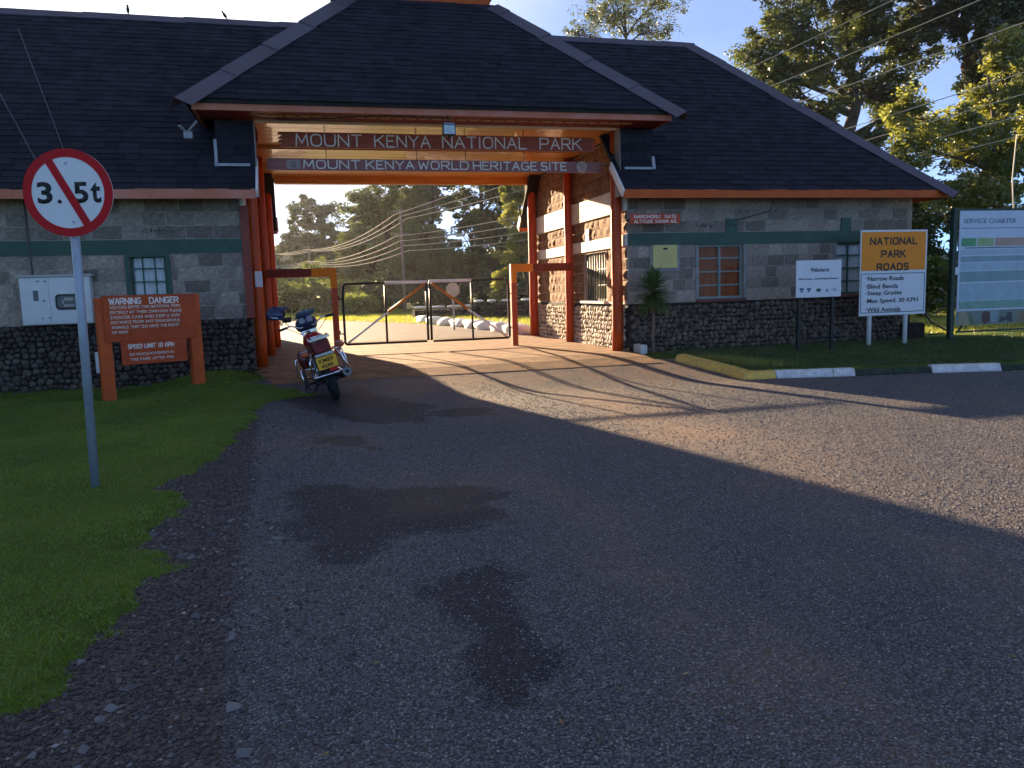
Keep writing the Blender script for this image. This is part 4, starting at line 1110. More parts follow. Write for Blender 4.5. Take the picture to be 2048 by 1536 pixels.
# ------------------------------------------------------------------ wall things
def flat_sign(name, x0, x1, z0, z1, y, th, m, label, cat='sign', **kw):
    root = empty(name, ((x0+x1)/2, y, z0), label, cat, **kw); a = MB(); a.box(x0, x1, y, y+th, z0, z1, .003); a.build('board', m, root); return root
ng = flat_sign('gate_name_sign', 5.99, 7.03, 2.50, 2.69, 14.30, .03, mat('red_sign', (.42, .055, .02), .5), 'small red sign reading NAROMORU GATE above the palm')
stroke_text(ng, 'NAROMORU  GATE', 6.07, 14.297, 2.607, .88, .058, letter_m, .011, .004)
stroke_text(ng, 'ALTITUDE 2400M ASL', 6.07, 14.297, 2.518, .90, .052, letter_m, .010, .004)
a = MB(); a.bar((6.1, 14.33, 2.6), (6.1, 14.75, 2.6), .03, .03); a.bar((6.9, 14.33, 2.6), (6.9, 14.75, 2.6), .03, .03); a.build('bracket', black_m, ng)
pq = flat_sign('wall_plaque', 6.64, 7.17, 1.65, 2.11, YW-.055, .02, plaque_m, 'pale yellow engraved plaque on the wall behind the palm', 'plaque')
a = MB(); a.box(6.58, 7.24, YW-.034, YW-.0005, 1.59, 2.109); a.build('backing_panel', mat('grey_plaster', (.25, .245, .24), .85), pq)
a = MB(); a.ell((6.90, YW-.058, 2.035), (.045, .004, .022), 12, 6); a.ell((6.94, YW-.058, 2.04), (.02, .004, .015), 10, 6); a.build('emblem', sign_black, pq)
a = MB()
for i, (w, z) in enumerate(((.46, 1.985), (.2, 1.94), (.3, 1.91), (.36, 1.88), (.3, 1.85), (.22, 1.82), (.34, 1.79), (.26, 1.76), (.3, 1.73))):
    a.box(6.905-w/2, 6.905+w/2, YW-.057, YW-.0555, z, z+(.005 if i else .004))
a.build('small_print', mat('faint_print', (.30, .25, .10), .6), pq)
pp = MB(); pp.box(-1.06, -.93, 15.322, 15.3245, 1.50, 1.79); o = pp.build('notice_paper', paper_m); tag(o, 'torn white paper notice stuck on the left front post', 'notice')
# electricity meter box
mb_ = empty('meter_box', (-4.22, YW, .95), 'white metal meter box with glazed inspection window on the left wall', 'meter box')
a = MB(); a.box(-4.72, -3.66, 14.55, YW-.03, .96, 1.75, .012); a.build('cabinet', metalbox_m, mb_)
a = MB(); a.box(-4.76, -3.62, 14.52, YW-.03, 1.752, 1.785); a.build('lid', mat('box_lid', (.40, .41, .40), .5), mb_)
a = MB(); a.box(-4.69, -4.29, 14.542, 14.549, 1.0, 1.72); a.box(-4.27, -3.69, 14.542, 14.549, 1.0, 1.72); dd = a.build('door', metalbox_m, mb_)
def rounded(mb, x0, x1, z0, z1, y, th, rad, n_=5):
    pts = []
    for (cxx, czz, a0) in ((x1-rad, z1-rad, 0), (x0+rad, z1-rad, 90), (x0+rad, z0+rad, 180), (x1-rad, z0+rad, 270)):
        for i in range(n_+1):
            t = R(a0+90*i/n_); pts.append((cxx+rad*math.cos(t), czz+rad*math.sin(t)))
    mb.loft([[Vector((p[0], y, p[1])) for p in pts], [Vector((p[0], y+th, p[1])) for p in pts]], smooth=False)
a = MB(); rounded(a, -4.20, -3.76, 1.20, 1.46, 14.532, .009, .06); a.build('window_gasket', black_m, mb_)
a = MB(); rounded(a, -4.17, -3.79, 1.23, 1.43, 14.529, .003, .045); a.build('glass', mat('meter_glass', (.05, .05, .055), .12), mb_)
a = MB(); a.box(-4.06, -3.93, 14.5265, 14.5288, 1.35, 1.40); a.box(-4.08, -3.92, 14.5265, 14.5288, 1.25, 1.29); a.box(-4.10, -4.07, 14.5265, 14.5288, 1.3, 1.36); a.build('meter_face', mat('meter_grey', (.35, .33, .32), .5), mb_)
a = MB(); a.box(-4.52, -4.45, 14.53, 14.5415, 1.36, 1.53); a.build('handle', mat('handle_grey', (.10, .11, .12), .4), mb_)
a = MB()
for x, z in ((-4.44, 1.68), (-4.33, 1.68), (-4.42, 1.07), (-4.31, 1.07), (-4.37, 1.36)): a.tube([(x, 14.53, z), (x, 14.543, z)], .014, 8)
a.build('bolt', engine_m, mb_)
a = MB(); a.tube([(-4.58, YW-.02, 3.02), (-4.57, YW-.045, 2.2), (-4.55, YW-.045, 1.79)], .014, 6); a.build('conduit', mat('conduit_grey', (.10, .09, .085), .6), mb_)
wb = MB(); wb.box(-3.70, -3.63, 14.62, 14.70, .10, .46, .006); wb.box(-3.63, -3.43, 14.64, 14.70, .08, .45, .006); o = wb.build('valve_box', mat('valve_white', (.55, .56, .55), .5), None); tag(o, 'small white box low on the plinth behind the warning board post', 'box')
# graffiti-like scrawls (worn lettering, flat)
def scrawl(x0, z0, w, h, y, seed, label):
    r = random.Random(seed); a = MB(); n_ = int(w/.06)
    for i in range(n_):
        x = x0+i*w/n_; P_ = [Vector((x+r.uniform(0, .05), y, z0+r.uniform(0, h))) for _ in range(4)]
        for p, q_ in zip(P_[:-1], P_[1:]):
            if (q_-p).length > .01: a.bar(p, q_, .010, .002, up=(0, 1, 0))
    o = a.build('paint_scrawl', mat('faded_black_paint', (.07, .06, .055), .8, var=.4), None); tag(o, label, 'graffiti')
scrawl(-2.82, 2.45, .55, .11, YW-.022, 4, 'faded dark lettering above the small left window')
scrawl(7.60, 2.44, .40, .09, YW-.022, 5, 'faded dark lettering left of the green stub above the big window')
scrawl(8.32, 2.42, .20, .14, YW-.040, 6, 'black marks painted on the green stub above the big window')
a = MB(); a.tube([(8.5, YW-.03, 2.58), (8.9, YW-.03, 2.68), (9.3, YW-.03, 2.78), (9.35, YW-.03, 2.98)], .008, 6); o = a.build('wall_cable', black_m, None); tag(o, 'thin black cable running up the wall above the orange-curtained window', 'cable')

# ------------------------------------------------------------------ round weight-limit sign
def round_sign():
    zg = -.27; c = Vector((-1.905, 7.20, 2.205))
    root = empty('weight_limit_sign', (-1.93, 7.23, zg), 'round red and white 3.5t limit sign on a grey pole in the lawn', 'road sign')
    a = MB(); a.tube([(-1.925, 7.24, -.30), (-1.905, 7.24, 1.2), (-1.89, 7.24, 2.45)], .036, 16); a.build('pole', steel_m, root)
    rz = Matrix.Rotation(R(-9), 3, 'Z'); nrm = rz @ Vector((0, -1, 0)); ux = rz @ Vector((1, 0, 0)); up = Vector((0, 0, 1))
    Rr = .352
    a = MB(); a.disc(c, nrm, Rr, .008, 64); a.build('plate', sign_white, root)
    a = MB(); a.disc(c+nrm*.0065, nrm, Rr, .004, 64, .285); a.build('red_ring', sign_red, root)
    th = R(-63); d = ux*math.cos(th)+up*math.sin(th)
    a = MB(); a.bar(c+nrm*.0063-d*.292, c+nrm*.0063+d*.292, .062, .003, up=nrm); a.build('diagonal_bar', sign_red, root)
    me = {}
    def T(body, x, z, w, h):
        mt_ = text_mesh(body, w, h, sign_black, bold=.028, extrude=.002)
        p = c+nrm*.0045+ux*x+up*z
        M = Matrix((( ux.x, up.x, nrm.x, p.x-root.location.x), (ux.y, up.y, nrm.y, p.y-root.location.y), (ux.z, up.z, nrm.z, p.z-root.location.z), (0, 0, 0, 1)))
        link('lettering', mt_, root, M)
    T('3', -.242, -.085, .118, .175); T('.', -.088, -.085, .032, .032); T('5', .042, -.085, .115, .17); T('t', .178, -.085, .078, .165)
    a = MB()
    for z in (.235, -.235): a.disc(c+nrm*.007+up*z+ux*(.0 if z > 0 else .02), nrm, .011, .006, 12)
    a.build('bolt', steel_m, root)
    a = MB(); 
    for z in (.235, -.235): a.box(-1.95, -1.86, 7.205, 7.225, c.z+z-.02, c.z+z+.02)
    a.build('clamp', steel_m, root)
round_sign()

# ------------------------------------------------------------------ warning board
def warning():
    A = Vector((-3.13, 12.95, 0)); B = Vector((-1.92, 13.50, 0)); d = (B-A).normalized(); yaw = math.atan2(d.y, d.x); W = (B-A).length
    root = empty('warning_board', (A.x, A.y, -.25), 'orange-brown WARNING DANGER board on two square posts in the left lawn', 'sign', rot=(0, 0, yaw))
    def B_(mb, x0, x1, y0, y1, z0, z1, bev=0): mb.box(x0, x1, y0, y1, z0+.25, z1+.25, bev)
    for x, zt, zb in ((0, 1.37, -.30), (W, 1.395, -.14)):
        a = MB(); B_(a, x-.085, x+.085, -.085, .085, zb, zt, .008); a.build('post', mat('warning_post_paint', (.50, .085, .014), .6, var=.15, bump=.2), root, local=True)
    a = MB(); B_(a, .0, W, -.115, -.087, .70, 1.40, .003); a.build('board', warn_m, root, local=True)
    a = MB(); B_(a, .20, W-.17, -.116, -.088, .34, .698, .003); a.build('lower_board', warn_m, root, local=True)
    def T(body, x, z, w, h, bold=.012):
        me = text_mesh(body, w, h, letter_m, bold=bold, extrude=.003)
        link('lettering', me, root, Matrix.Translation((x, -.1155, z+.25)) @ Matrix.Rotation(R(90), 4, 'X'))
    stroke_text(root, 'WARNING', .09, -.117, 1.52, .44, .085, letter_m, .018, .004, local=True); stroke_text(root, 'DANGER', .66, -.117, 1.52, .42, .085, letter_m, .018, .004, local=True)
    lines = ['VISITORS ENTER THIS NATIONAL PARK', 'ENTIRELY AT THEIR OWN RISK PLEASE', 'EXERCISE CARE AND KEEP A SAFE', 'DISTANCE FROM ANY DANGEROUS', 'ANIMALS: THEY DO HAVE THE RIGHT', 'OF WAY']
    ws = [1.02, 1.03, 1.0, .99, .98, .23]
    for i, (t, w) in enumerate(zip(lines, ws)): T(t, .09, 1.195-i*.075, w, .048)
    stroke_text(root, 'SPEED LIMIT 10 KPH', .30, -.117, .838, .66, .06, letter_m, .012, .004, local=True)
    T('NO VEHICLE MOVEMENTS IN', .31, .475, .64, .045, .008); T('THE PARK AFTER 7PM', .31, .395, .64, .045, .008)
warning()

# ------------------------------------------------------------------ right-hand signs
def npr():
    y = 13.72; root = empty('road_rules_sign', (11.5, y, -.15), 'orange and white NATIONAL PARK ROADS board on white posts right of the wing', 'road sign')
    x0, x1, zt, zb, zs = 10.70, 12.29, 2.28, .56, 1.45
    for x in (10.99, 11.86):
        a = MB(); a.tube([(x, y+.06, -.20), (x, y+.06, 2.2)], .045, 12); a.build('post', white_paint, root)
    a = MB(); a.box(x0, x1, y, y+.012, zb, zt); a.build('plate', sign_white, root)
    a = MB(); a.box(x0+.025, x1-.035, y-.003, y-.0005, zs+.02, zt-.035); a.build('orange_panel', sign_orange, root)
    a = MB()
    for (p, q_) in (((x0+.03, zs-.045), (x1-.04, zs-.045)), ((x0+.03, zb+.06), (x1-.04, zb+.06))): a.box(p[0], q_[0], y-.003, y-.0005, p[1]-.007, p[1]+.007)
    for xx in (x0+.03, x1-.04): a.box(xx-.007, xx+.007, y-.003, y-.0005, zb+.068, zs-.053)
    a.build('border_line', mat('border_blue_green', (.03, .08, .09), .5), root)
    for t, xa, xb, z, in (('NATIONAL', 10.93, 12.03, 1.985), ('PARK', 11.20, 11.76, 1.725), ('ROADS', 11.10, 11.84, 1.465)):
        stroke_text(root, t, xa, y-.0045, z+.012, xb-xa, .125, sign_black, .030, .003, gap=.42)
    for i, (t, w) in enumerate((('Narrow Roads', .86), ('Blind Bends', .72), ('Steep Grades', .82), ('Max Speed. 30 KPH', 1.22), ('Wild Animals', .80))):
        z = 1.265-i*.158
        put_text(root, t, 10.885, y-.004, z, w, .115 if i in (2, 3) else .092, sign_black, bold=.010, extrude=.002)
        a = MB(); a.disc((10.85, y-.003, z+.06), (0, 1, 0), .011, .004, 10); a.build('bullet', sign_black, root)
npr()
def welcome():
    y = 13.45; root = empty('welcome_sign', (9.56, y, -.16), 'small white Welcome to board on two black posts', 'sign')
    for x in (9.15, 9.90):
        a = MB(); a.box(x-.03, x+.03, y+.014, y+.07, -.2, 1.70, .004); a.build('post', black_m, root)
    a = MB(); a.box(9.06, 10.065, y, y+.012, .985, 1.70); a.build('plate', sign_white, root)
    nb = mat('navy_print', (.02, .03, .10), .5)
    put_text(root, 'Welcome to', 9.37, y-.002, 1.475, .42, .085, nb, bold=.015, extrude=.002)
    put_text(root, 'Mount Kenya - Lewa Biosphere Reserve', 9.12, y-.002, 1.315, .88, .048, nb, bold=.012, extrude=.002)
    cols = [(.03, .05, .2), (.04, .06, .25), (.05, .12, .09), (.03, .03, .04), (.25, .27, .27)]
    for i, (x, c) in enumerate(zip((9.14, 9.30, 9.50, 9.72, 9.84), cols)):
        mm_ = mat('logo_print_%d' % i, c, .6)
        a = MB()
        if i < 2: a.box(x, x+.09, y-.002, y-.0004, 1.13, 1.165); a.box(x+.02, x+.07, y-.002, y-.0004, 1.09, 1.12)
        elif i == 2: a.ell((x+.06, y-.001, 1.12), (.055, .002, .035), 14, 8)
        elif i == 3: a.add([(x, y-.002, 1.09), (x+.06, y-.002, 1.09), (x+.03, y-.002, 1.15)], [(0, 1, 2)])
        else: a.box(x, x+.14, y-.002, y-.0004, 1.12, 1.13); a.box(x+.02, x+.12, y-.002, y-.0004, 1.10, 1.108); a.tube([(x+.07, y-.001, 1.14), (x+.07, y-.001, 1.16)], .012, 8)
        a.build('logo', mm_, root)
welcome()
def charter():
    y = 13.9; x0, x1, z0, z1 = 13.25, 16.1, .26, 2.67
    root = empty('service_charter_board', (14.7, y, -.15), 'large pale green SERVICE CHARTER notice board at the right edge', 'notice board')
    for x in (13.14, 16.2):
        a = MB(); a.box(x-.05, x+.05, y-.01, y+.09, -.2, 2.74, .005); a.build('post', green_post_m, root)
    a = MB(); a.box(13.19, 16.15, y+.02, y+.06, z1+.0, z1+.05); a.box(13.3, 16.15, y+.02, y+.06, .10, .14); a.build('rail', green_post_m, root)
    a = MB(); a.bar((13.35, y+.04, .12), (13.45, y+.04, .26), .03, .03); a.build('stay', green_post_m, root)
    a = MB(); a.box(x0, x1, y, y+.012, z0, z1); a.build('panel', mat('pale_print', (.50, .56, .66), .45, var=.04), root)
    def pt(nm, c, xa, xb, za, zb, k=1, ro=.5):
        a = MB(); a.box(xa, xb, y-.0015*k, y-.0004, za, zb); a.build(nm, mat('print_%d' % (int(c[0]*1e6+c[1]*1e4+c[2]*100)), c, ro, var=.10, scale=4), root)
    put_text(root, 'SERVICE CHARTER', 13.35, y-.004, 2.41, 1.36, .10, mat('charter_ink', (.22, .27, .36), .5), bold=.01, extrude=.0015)
    pt('rule_line', (.04, .08, .10), 13.3, 16.05, 2.300, 2.312)
    pt('green_cell', (.10, .30, .14), 13.31, 13.68, 1.93, 2.10); pt('lime_cell', (.30, .38, .18), 13.71, 14.14, 1.93, 2.10); pt('salmon_cell', (.42, .28, .22), 14.17, 15.0, 1.93, 2.10); pt('tan_cell', (.3, .25, .13), 15.03, 16.0, 1.93, 2.10)
    pt('dark_row_line', (.05, .10, .09), 13.40, 16.0, 1.885, 1.905)
    for (za, zb, c) in ((1.75, 1.86, (.36, .45, .52)), (1.60, 1.72, (.22, .32, .35)), (1.42, 1.58, (.36, .46, .53)), (1.18, 1.40, (.21, .31, .33)), (.78, 1.15, (.31, .42, .48)), (.60, .77, (.20, .34, .28))):
        pt('table_row', c, 13.30, 16.0, za, zb)
    # photo strip along the foot: plain abstract shapes
    pt('photo_strip', (.16, .20, .17), 13.26, 16.09, .262, .56)
    sh = [((.30, .27, .16), [(13.3, .27), (13.62, .27), (13.5, .55), (13.3, .55)]), ((.10, .16, .08), [(13.62, .27), (13.75, .27), (13.62, .5), (13.55, .54)]),
          ((.10, .055, .05), [(13.93, .30), (14.02, .27), (14.13, .33), (14.12, .50), (14.0, .555), (13.9, .48)]), ((.22, .30, .32), [(14.15, .3), (14.3, .3), (14.36, .55), (14.1, .55)]),
          ((.06, .055, .07), [(14.36, .28), (14.55, .33), (14.72, .27), (14.70, .5), (14.58, .5), (14.52, .38), (14.42, .44)]), ((.20, .16, .10), [(14.8, .28), (15.2, .28), (15.1, .52), (14.9, .5)])]
    for i, (c, P_) in enumerate(sh):
        a = MB(); n_ = len(P_); a.add([(p[0], y-.004, p[1]) for p in P_], [tuple(range(n_))]); a.build('photo_shape', mat('photo_shape_%d' % i, c, .5), root)
    a = MB(); a.box(13.16, 13.22, y-.03, y-.012, 1.34, 1.50); a.build('latch', sign_white, root)
charter()
# guy wire and dark hedge block beside the rules sign
a = MB(); a.tube([(15.05, 14.3, 2.6), (15.6, 14.9, 3.5), (16.4, 15.6, 4.6)], .016, 6); o = a.build('stay_wire', wire_m); tag(o, 'pale stay wire rising behind the service charter board', 'wire')
hd = MB(); hd.box(12.55, 13.0, 14.5, 15.1, -.1, .32, .03); o = hd.build('stone_trough', plinth_m); tag(o, 'dark low stone trough between the rules sign and charter board', 'trough')
a = MB(); a.tube([(12.3, 13.8, .62), (12.7, 14.0, .36), (13.1, 14.0, .16)], .018, 6); a.tube([(12.7, 14.05, .08), (13.1, 14.05, .10)], .014, 6); o = a.build('leaning_rod', black_m); tag(o, 'thin dark rod leaning between the rules sign and the charter board post', 'rod')

# ------------------------------------------------------------------ kerb
kerb = MB(); kerb.box(7.0, 7.02, 11.9, 11.92, -.4, -.3); kb = kerb.build('kerb', kerb_g); tag(kb, kind='structure')
def kerb_stone(a, c, m, zt=.125, w=.20, label=None, rough=1):
    a, c = Vector((*a, 0)), Vector((*c, 0)); d = (c-a).normalized(); nrm = Vector((-d.y, d.x, 0)); Ln = (c-a).length
    if nrm.y < 0 and abs(d.x) > abs(d.y): nrm = -nrm
    if abs(d.y) > abs(d.x) and nrm.x < 0: nrm = -nrm
    secs = []; n_ = 5; r = random.Random(int(a.x*100))
    for i in range(n_+1):
        p = a+d*(.008+(Ln-.016)*i/n_); z = float(zroad(p.x, p.y)); j = lambda: Vector((r.uniform(-.006, .006), r.uniform(-.006, .006), r.uniform(-.004, .004)))*rough
        secs.append([p+Vector((0, 0, z-.05)), p+Vector((0, 0, z+.03))+j(), p+nrm*.045+Vector((0, 0, z+zt-.008))+j(), p+nrm*.075+Vector((0, 0, z+zt))+j(), p+nrm*w+Vector((0, 0, z+zt))+j(), p+nrm*w+Vector((0, 0, z-.05))])
    mb = MB(); mb.loft(secs, smooth=False); mb.build('kerb_stone', m, kb, label)
def kline(P, m, n_, **k):
    for i in range(n_):
        t0, t1 = i/n_, (i+1)/n_; a, c = P; kerb_stone((a[0]+(c[0]-a[0])*t0, a[1]+(c[1]-a[1])*t0), (a[0]+(c[0]-a[0])*t1, a[1]+(c[1]-a[1])*t1), m, **k)
kline(((6.40, 13.25), (6.74, 12.20)), kerb_y, 1, label='yellow kerb stone in full sun', w=.26)
kline(((6.74, 12.20), (6.78, 11.50)), kerb_y, 1, w=.26)
kline(((6.79, 11.50), (7.36, 11.44)), kerb_y, 1, w=.24)
kline(((7.36, 11.44), (8.30, 11.23)), kerb_w, 1); kline(((8.30, 11.23), (8.66, 11.15)), kerb_w, 1)
kline(((8.66, 11.15), (9.97, 10.92)), kerb_g, 2, zt=.10)
kline(((9.97, 10.92), (11.10, 10.63)), kerb_w, 1, label='white kerb stone nearest the charter board')
kline(((11.10, 10.63), (16.0, 9.7)), kerb_g, 5, zt=.10)

# ------------------------------------------------------------------ potted-palm like yucca
def yucca():
    root = empty('yucca_palm', (6.40, 14.2, -.03), 'spiky green yucca palm on a thin stem before the wall plaque', 'plant')
    a = MB(); a.tube([(6.42, 14.22, -.08), (6.39, 14.2, .3), (6.41, 14.2, .62), (6.40, 14.2, .95)], [.035, .030, .028, .04], 8); a.build('stem', mat('yucca_bark', (.16, .12, .08), .9, bump=.5), root)
    r = random.Random(5); dead = MB(); lf = MB()
    def blade(mb, base, az, el, Ln, w, droop):
        d = Vector((math.cos(az)*math.cos(el), math.sin(az)*math.cos(el), math.sin(el))); side = Vector((-math.sin(az), math.cos(az), 0)); P_ = []
        for i in range(5):
            t = i/4; p = base+d*Ln*t+Vector((0, 0, -droop*t*t)); ww = w*(1-t)**.7*(.6+.8*t if t < .5 else 1)+.001
            P_.append((p-side*ww, p+side*ww+Vector((0, 0, .0)), p+Vector((0, 0, -.006))))
        for i in range(4):
            a0, b0, c0 = P_[i]; a1, b1, c1 = P_[i+1]
            mb.add([a0, c0, c1, a1], [(0, 1, 2, 3)]); mb.add([c0, b0, b1, c1], [(0, 1, 2, 3)])
    for i in range(420):
        h = r.random(); base = Vector((6.40, 14.2, .98+.42*h)); el = R(-35+105*h+r.uniform(-15, 15)); blade(lf, base, r.uniform(0, 6.28), el, r.uniform(.28, .43), .026, .05)
    lf.build('leaves', leaf_yucca, root)
    for i in range(40): blade(dead, Vector((6.40, 14.2, .97)), r.uniform(0, 6.28), R(r.uniform(-85, -40)), r.uniform(.14, .26), .012, .02)
    dead.build('dead_leaves', mat('dead_leaf', (.14, .07, .035), .9), root)
yucca()

# ------------------------------------------------------------------ motorcycle
def moto():
    root = empty('motorcycle', (.235, 11.95, float(zroad(.2, 11.95))+.004), 'red and black motorcycle leaning on its side stand before the gate', 'motorcycle')
    root.rotation_mode = 'XYZ'
    M = Matrix.Rotation(R(5), 4, 'Z') @ Matrix.Rotation(R(-15), 4, 'Y'); root.rotation_euler = M.to_euler(); root.scale = (1.12,)*3; M = M @ Matrix.Scale(1.12, 4)
    def bd(mb, name, m, par=root, **k): return mb.build(name, m, par, local=True, **k)
    V3 = Vector
    # wheels; x right, y forward, z up
    for nm, y, fr in (('rear_wheel', 0, 0), ('front_wheel', 1.28, 1)):
        rw = .30; tw = .058 if not fr else .045
        a = MB(); a.torus((0, y, rw), (1, 0, 0), rw-.052, .052, 40, 12, tz=tw); w = bd(a, nm, rubber_m)
        tb = MB()
        for i in range(44):
            t = 2*math.pi*i/44
            for s_ in (-.026, 0, .026):
                p = V3((s_, y+math.cos(t+(.07 if s_ == 0 else 0))*(rw-.003-abs(s_)*.22), rw+math.sin(t+(.07 if s_ == 0 else 0))*(rw-.003-abs(s_)*.22)))
                tg = V3((0, -math.sin(t), math.cos(t))); tb.bar(p-tg*.012, p+tg*.012, .017, .007, up=(0, math.cos(t), math.sin(t)))
        o = bd(tb, 'tread', rubber_m, w)
        a = MB(); a.disc((0, y, rw), (1, 0, 0), .213, .05, 36, .195); o = bd(a, 'rim', chrome_m, w)
        a = MB(); a.disc((0, y, rw), (1, 0, 0), .055, .10, 20)
        for i in range(24):
            t = 2*math.pi*i/24; s_ = .035 if i % 2 else -.035
            a.tube([(s_, y+.05*math.cos(t), rw+.05*math.sin(t)), (0, y+.197*math.cos(t+.25), rw+.197*math.sin(t+.25))], .003, 5)
        bd(a, 'spokes', engine_m, w)
    a = MB(); a.disc((-.0, 0, .30), (1, 0, 0), .085, .12, 20); bd(a, 'drum_brake', engine_m)
    # swingarm, frame
    a = MB()
    for s_ in (-.10, .10): a.tube([(s_, -.03, .30), (s_, .45, .36)], .020, 8)
    bd(a, 'swingarm', black_m)
    a = MB(); a.tube([(0, .92, .86), (0, .80, .60), (0, .70, .30), (0, .40, .24)], .020, 8)
    for s_ in (-.11, .11): a.tube([(s_*.4, .90, .84), (s_, .55, .66), (s_, .25, .64), (s_, -.22, .68)], .015, 8); a.tube([(s_, .45, .34), (s_, .40, .62)], .016, 8)
    bd(a, 'frame', black_m)
    # shocks
    for s_ in (-.13, .13):
        a = MB(); a.tube([(s_, .02, .33), (s_, .13, .66)], .014, 8); sh_ = bd(a, 'shock_absorber', chrome_m)
        c_ = MB(); pts = []
        for i in range(60):
            t = i/59; an = t*2*math.pi*8; p = V3((s_, .04, .38)).lerp(V3((s_, .12, .62)), t); pts.append(p+V3((math.cos(an), math.sin(an)*.9, 0))*.027)
        c_.tube(pts, .0055, 5); bd(c_, 'spring', chrome_m, sh_)
    # engine
    a = MB(); a.box(-.14, .14, .40, .72, .20, .42, .03); a.box(-.075, .075, .52, .72, .42, .60, .01)
    for i in range(7): a.box(-.10, .10, .50, .74, .43+i*.024, .440+i*.024)
    a.disc((.15, .50, .30), (1, 0, 0), .10, .06, 22); a.disc((-.15, .55, .30), (1, 0, 0), .11, .06, 22)
    bd(a, 'engine', engine_m)
    # exhaust right
    a = MB(); a.tube([(.06, .74, .50), (.10, .84, .40), (.12, .72, .22), (.14, .40, .20), (.17, .22, .26)], .020, 10); bd(a, 'exhaust_pipe', chrome_m)
    a = MB(); a.tube([(.17, .22, .26), (.185, .10, .285), (.205, -.30, .355), (.208, -.36, .365)], [.022, .048, .055, .052], 18); mf = bd(a, 'muffler', black_m)
    a = MB(); d_ = V3((.003, -.08, .012)).normalized(); a.disc(V3((.2085, -.372, .3672)), d_, .056, .03, 24, .026); bd(a, 'muffler_tip', engine_m, mf)
    a = MB(); a.disc(V3((.2075, -.355, .3655)), d_, .028, .006, 16); bd(a, 'muffler_bore', black_m, mf)
    # rear fender
    a = MB(); secs = []
    for i in range(9):
        t = R(10+i*16); y_, z_ = -math.cos(t)*.355, .30+math.sin(t)*.355
        secs.append([V3((-.075, y_*.97, .30+(z_-.30)*.95)), V3((-.05, y_, z_)), V3((0, y_*1.02, .30+(z_-.30)*1.02)), V3((.05, y_, z_)), V3((.075, y_*.97, .30+(z_-.30)*.95)), V3((0, y_*.98, .30+(z_-.30)*.98))])
    a.loft(secs); bd(a, 'rear_fender', black_m)
    # tail cowl (maroon)
    a = MB(); secs = []
    for y_, w, zb, zt in ((-.36, .085, .70, .80), (-.33, .11, .665, .845), (-.20, .13, .66, .865), (.0, .14, .66, .84), (.22, .13, .62, .79), (.36, .11, .60, .74)):
        secs.append([V3((-w, y_, zb+.02)), V3((-w*.95, y_, zt-.03)), V3((-w*.7, y_, zt)), V3((w*.7, y_, zt)), V3((w*.95, y_, zt-.03)), V3((w, y_, zb+.02)), V3((w*.8, y_, zb)), V3((-w*.8, y_, zb))])
    a.loft(secs); bd(a, 'tail_cowl', maroon_m)
    a = MB(); rounded(a, -.10, .10, .705, .815, -.385, .03, .03); bd(a, 'tail_light', mat('dark_red_lens', (.16, .012, .014), .2, coat=.5))
    # rack + chrome bars
    a = MB()
    a.bar((-.13, -.40, .885), (.13, -.40, .885), .035, .028); a.bar((-.12, -.40, .675), (.12, -.40, .675), .03, .035)
    for s_ in (-.13, .13): a.tube([(s_, -.40, .885), (s_, -.1, .90), (s_*.9, .12, .86)], .011, 8)
    a.tube([(-.09, -.25, .893), (.09, -.25, .893)], .009, 6); a.tube([(-.09, -.1, .898), (.09, -.1, .898)], .009, 6)
    bd(a, 'luggage_rack', chrome_m)
    a = MB()
    for s_ in (-.205, .205):
        a.tube([(s_*.75, -.33, .70), (s_*1.02, -.36, .60), (s_*1.05, -.33, .40), (s_*.9, -.22, .36), (s_*.75, .1, .40)], .012, 8)
    a.tube([(-.21, -.345, .40), (.21, -.345, .40)], .014, 8)
    a.tube([(.205, -.25, .66), (.29, -.20, .30)], .014, 8)
    bd(a, 'tail_guard', chrome_m)
    # number plate
    a = MB(); a.box(-.125, .135, -.415, -.405, .485, .645, .003); np_ = bd(a, 'number_plate', plate_yellow, root)
    a = MB(); a.box(-.135, .145, -.404, -.400, .475, .655); bd(a, 'plate_holder', black_m, np_)
    for t, x, z, w in (('KMEF', -.095, .572, .19), ('458R', -.085, .50, .17)):
        me = text_mesh(t, w, .052, sign_black, bold=.02, extrude=.0015); link('plate_lettering', me, np_, Matrix.Translation((x, -.4155, z)) @ Matrix.Rotation(R(90), 4, 'X'))
    a = MB(); rounded(a, .0, .11, .44, .475, -.412, .012, .012); bd(a, 'reflector', redlens_m)
    # indicators
    for s_ in (-1, 1):
        a = MB(); a.tube([(s_*.12, -.34, .72), (s_*.20, -.35, .73)], .008, 6); a.ell((s_*.235, -.36, .73), (.055, .04, .036), 14, 8); nd = bd(a, 'indicator', amber_m)
        a = MB(); a.box(s_*.235-.05, s_*.235+.05, -.37, -.31, .765, .775, .003); bd(a, 'indicator_cap', flash_m, nd)
    # seat, tank
    a = MB(); secs = []
    for y_, w, zb, zt in ((-.18, .10, .80, .86), (-.05, .125, .77, .87), (.18, .13, .74, .84), (.38, .11, .72, .80), (.50, .09, .72, .80)):
        secs.append([V3((-w, y_, zb)), V3((-w, y_, zt-.03)), V3((-w*.7, y_, zt)), V3((w*.7, y_, zt)), V3((w, y_, zt-.03)), V3((w, y_, zb))])
    a.loft(secs); bd(a, 'seat', black_m)
    a = MB(); secs = []
    for y_, w, zb, zt in ((.42, .07, .70, .80), (.50, .12, .68, .87), (.66, .15, .66, .93), (.82, .14, .68, .93), (.92, .08, .74, .89), (.95, .03, .78, .85)):
        secs.append([V3((w*math.cos(R(q_)), y_, (zb+zt)/2+(zt-zb)/2*math.sin(R(q_)))) for q_ in range(0, 360, 30)])
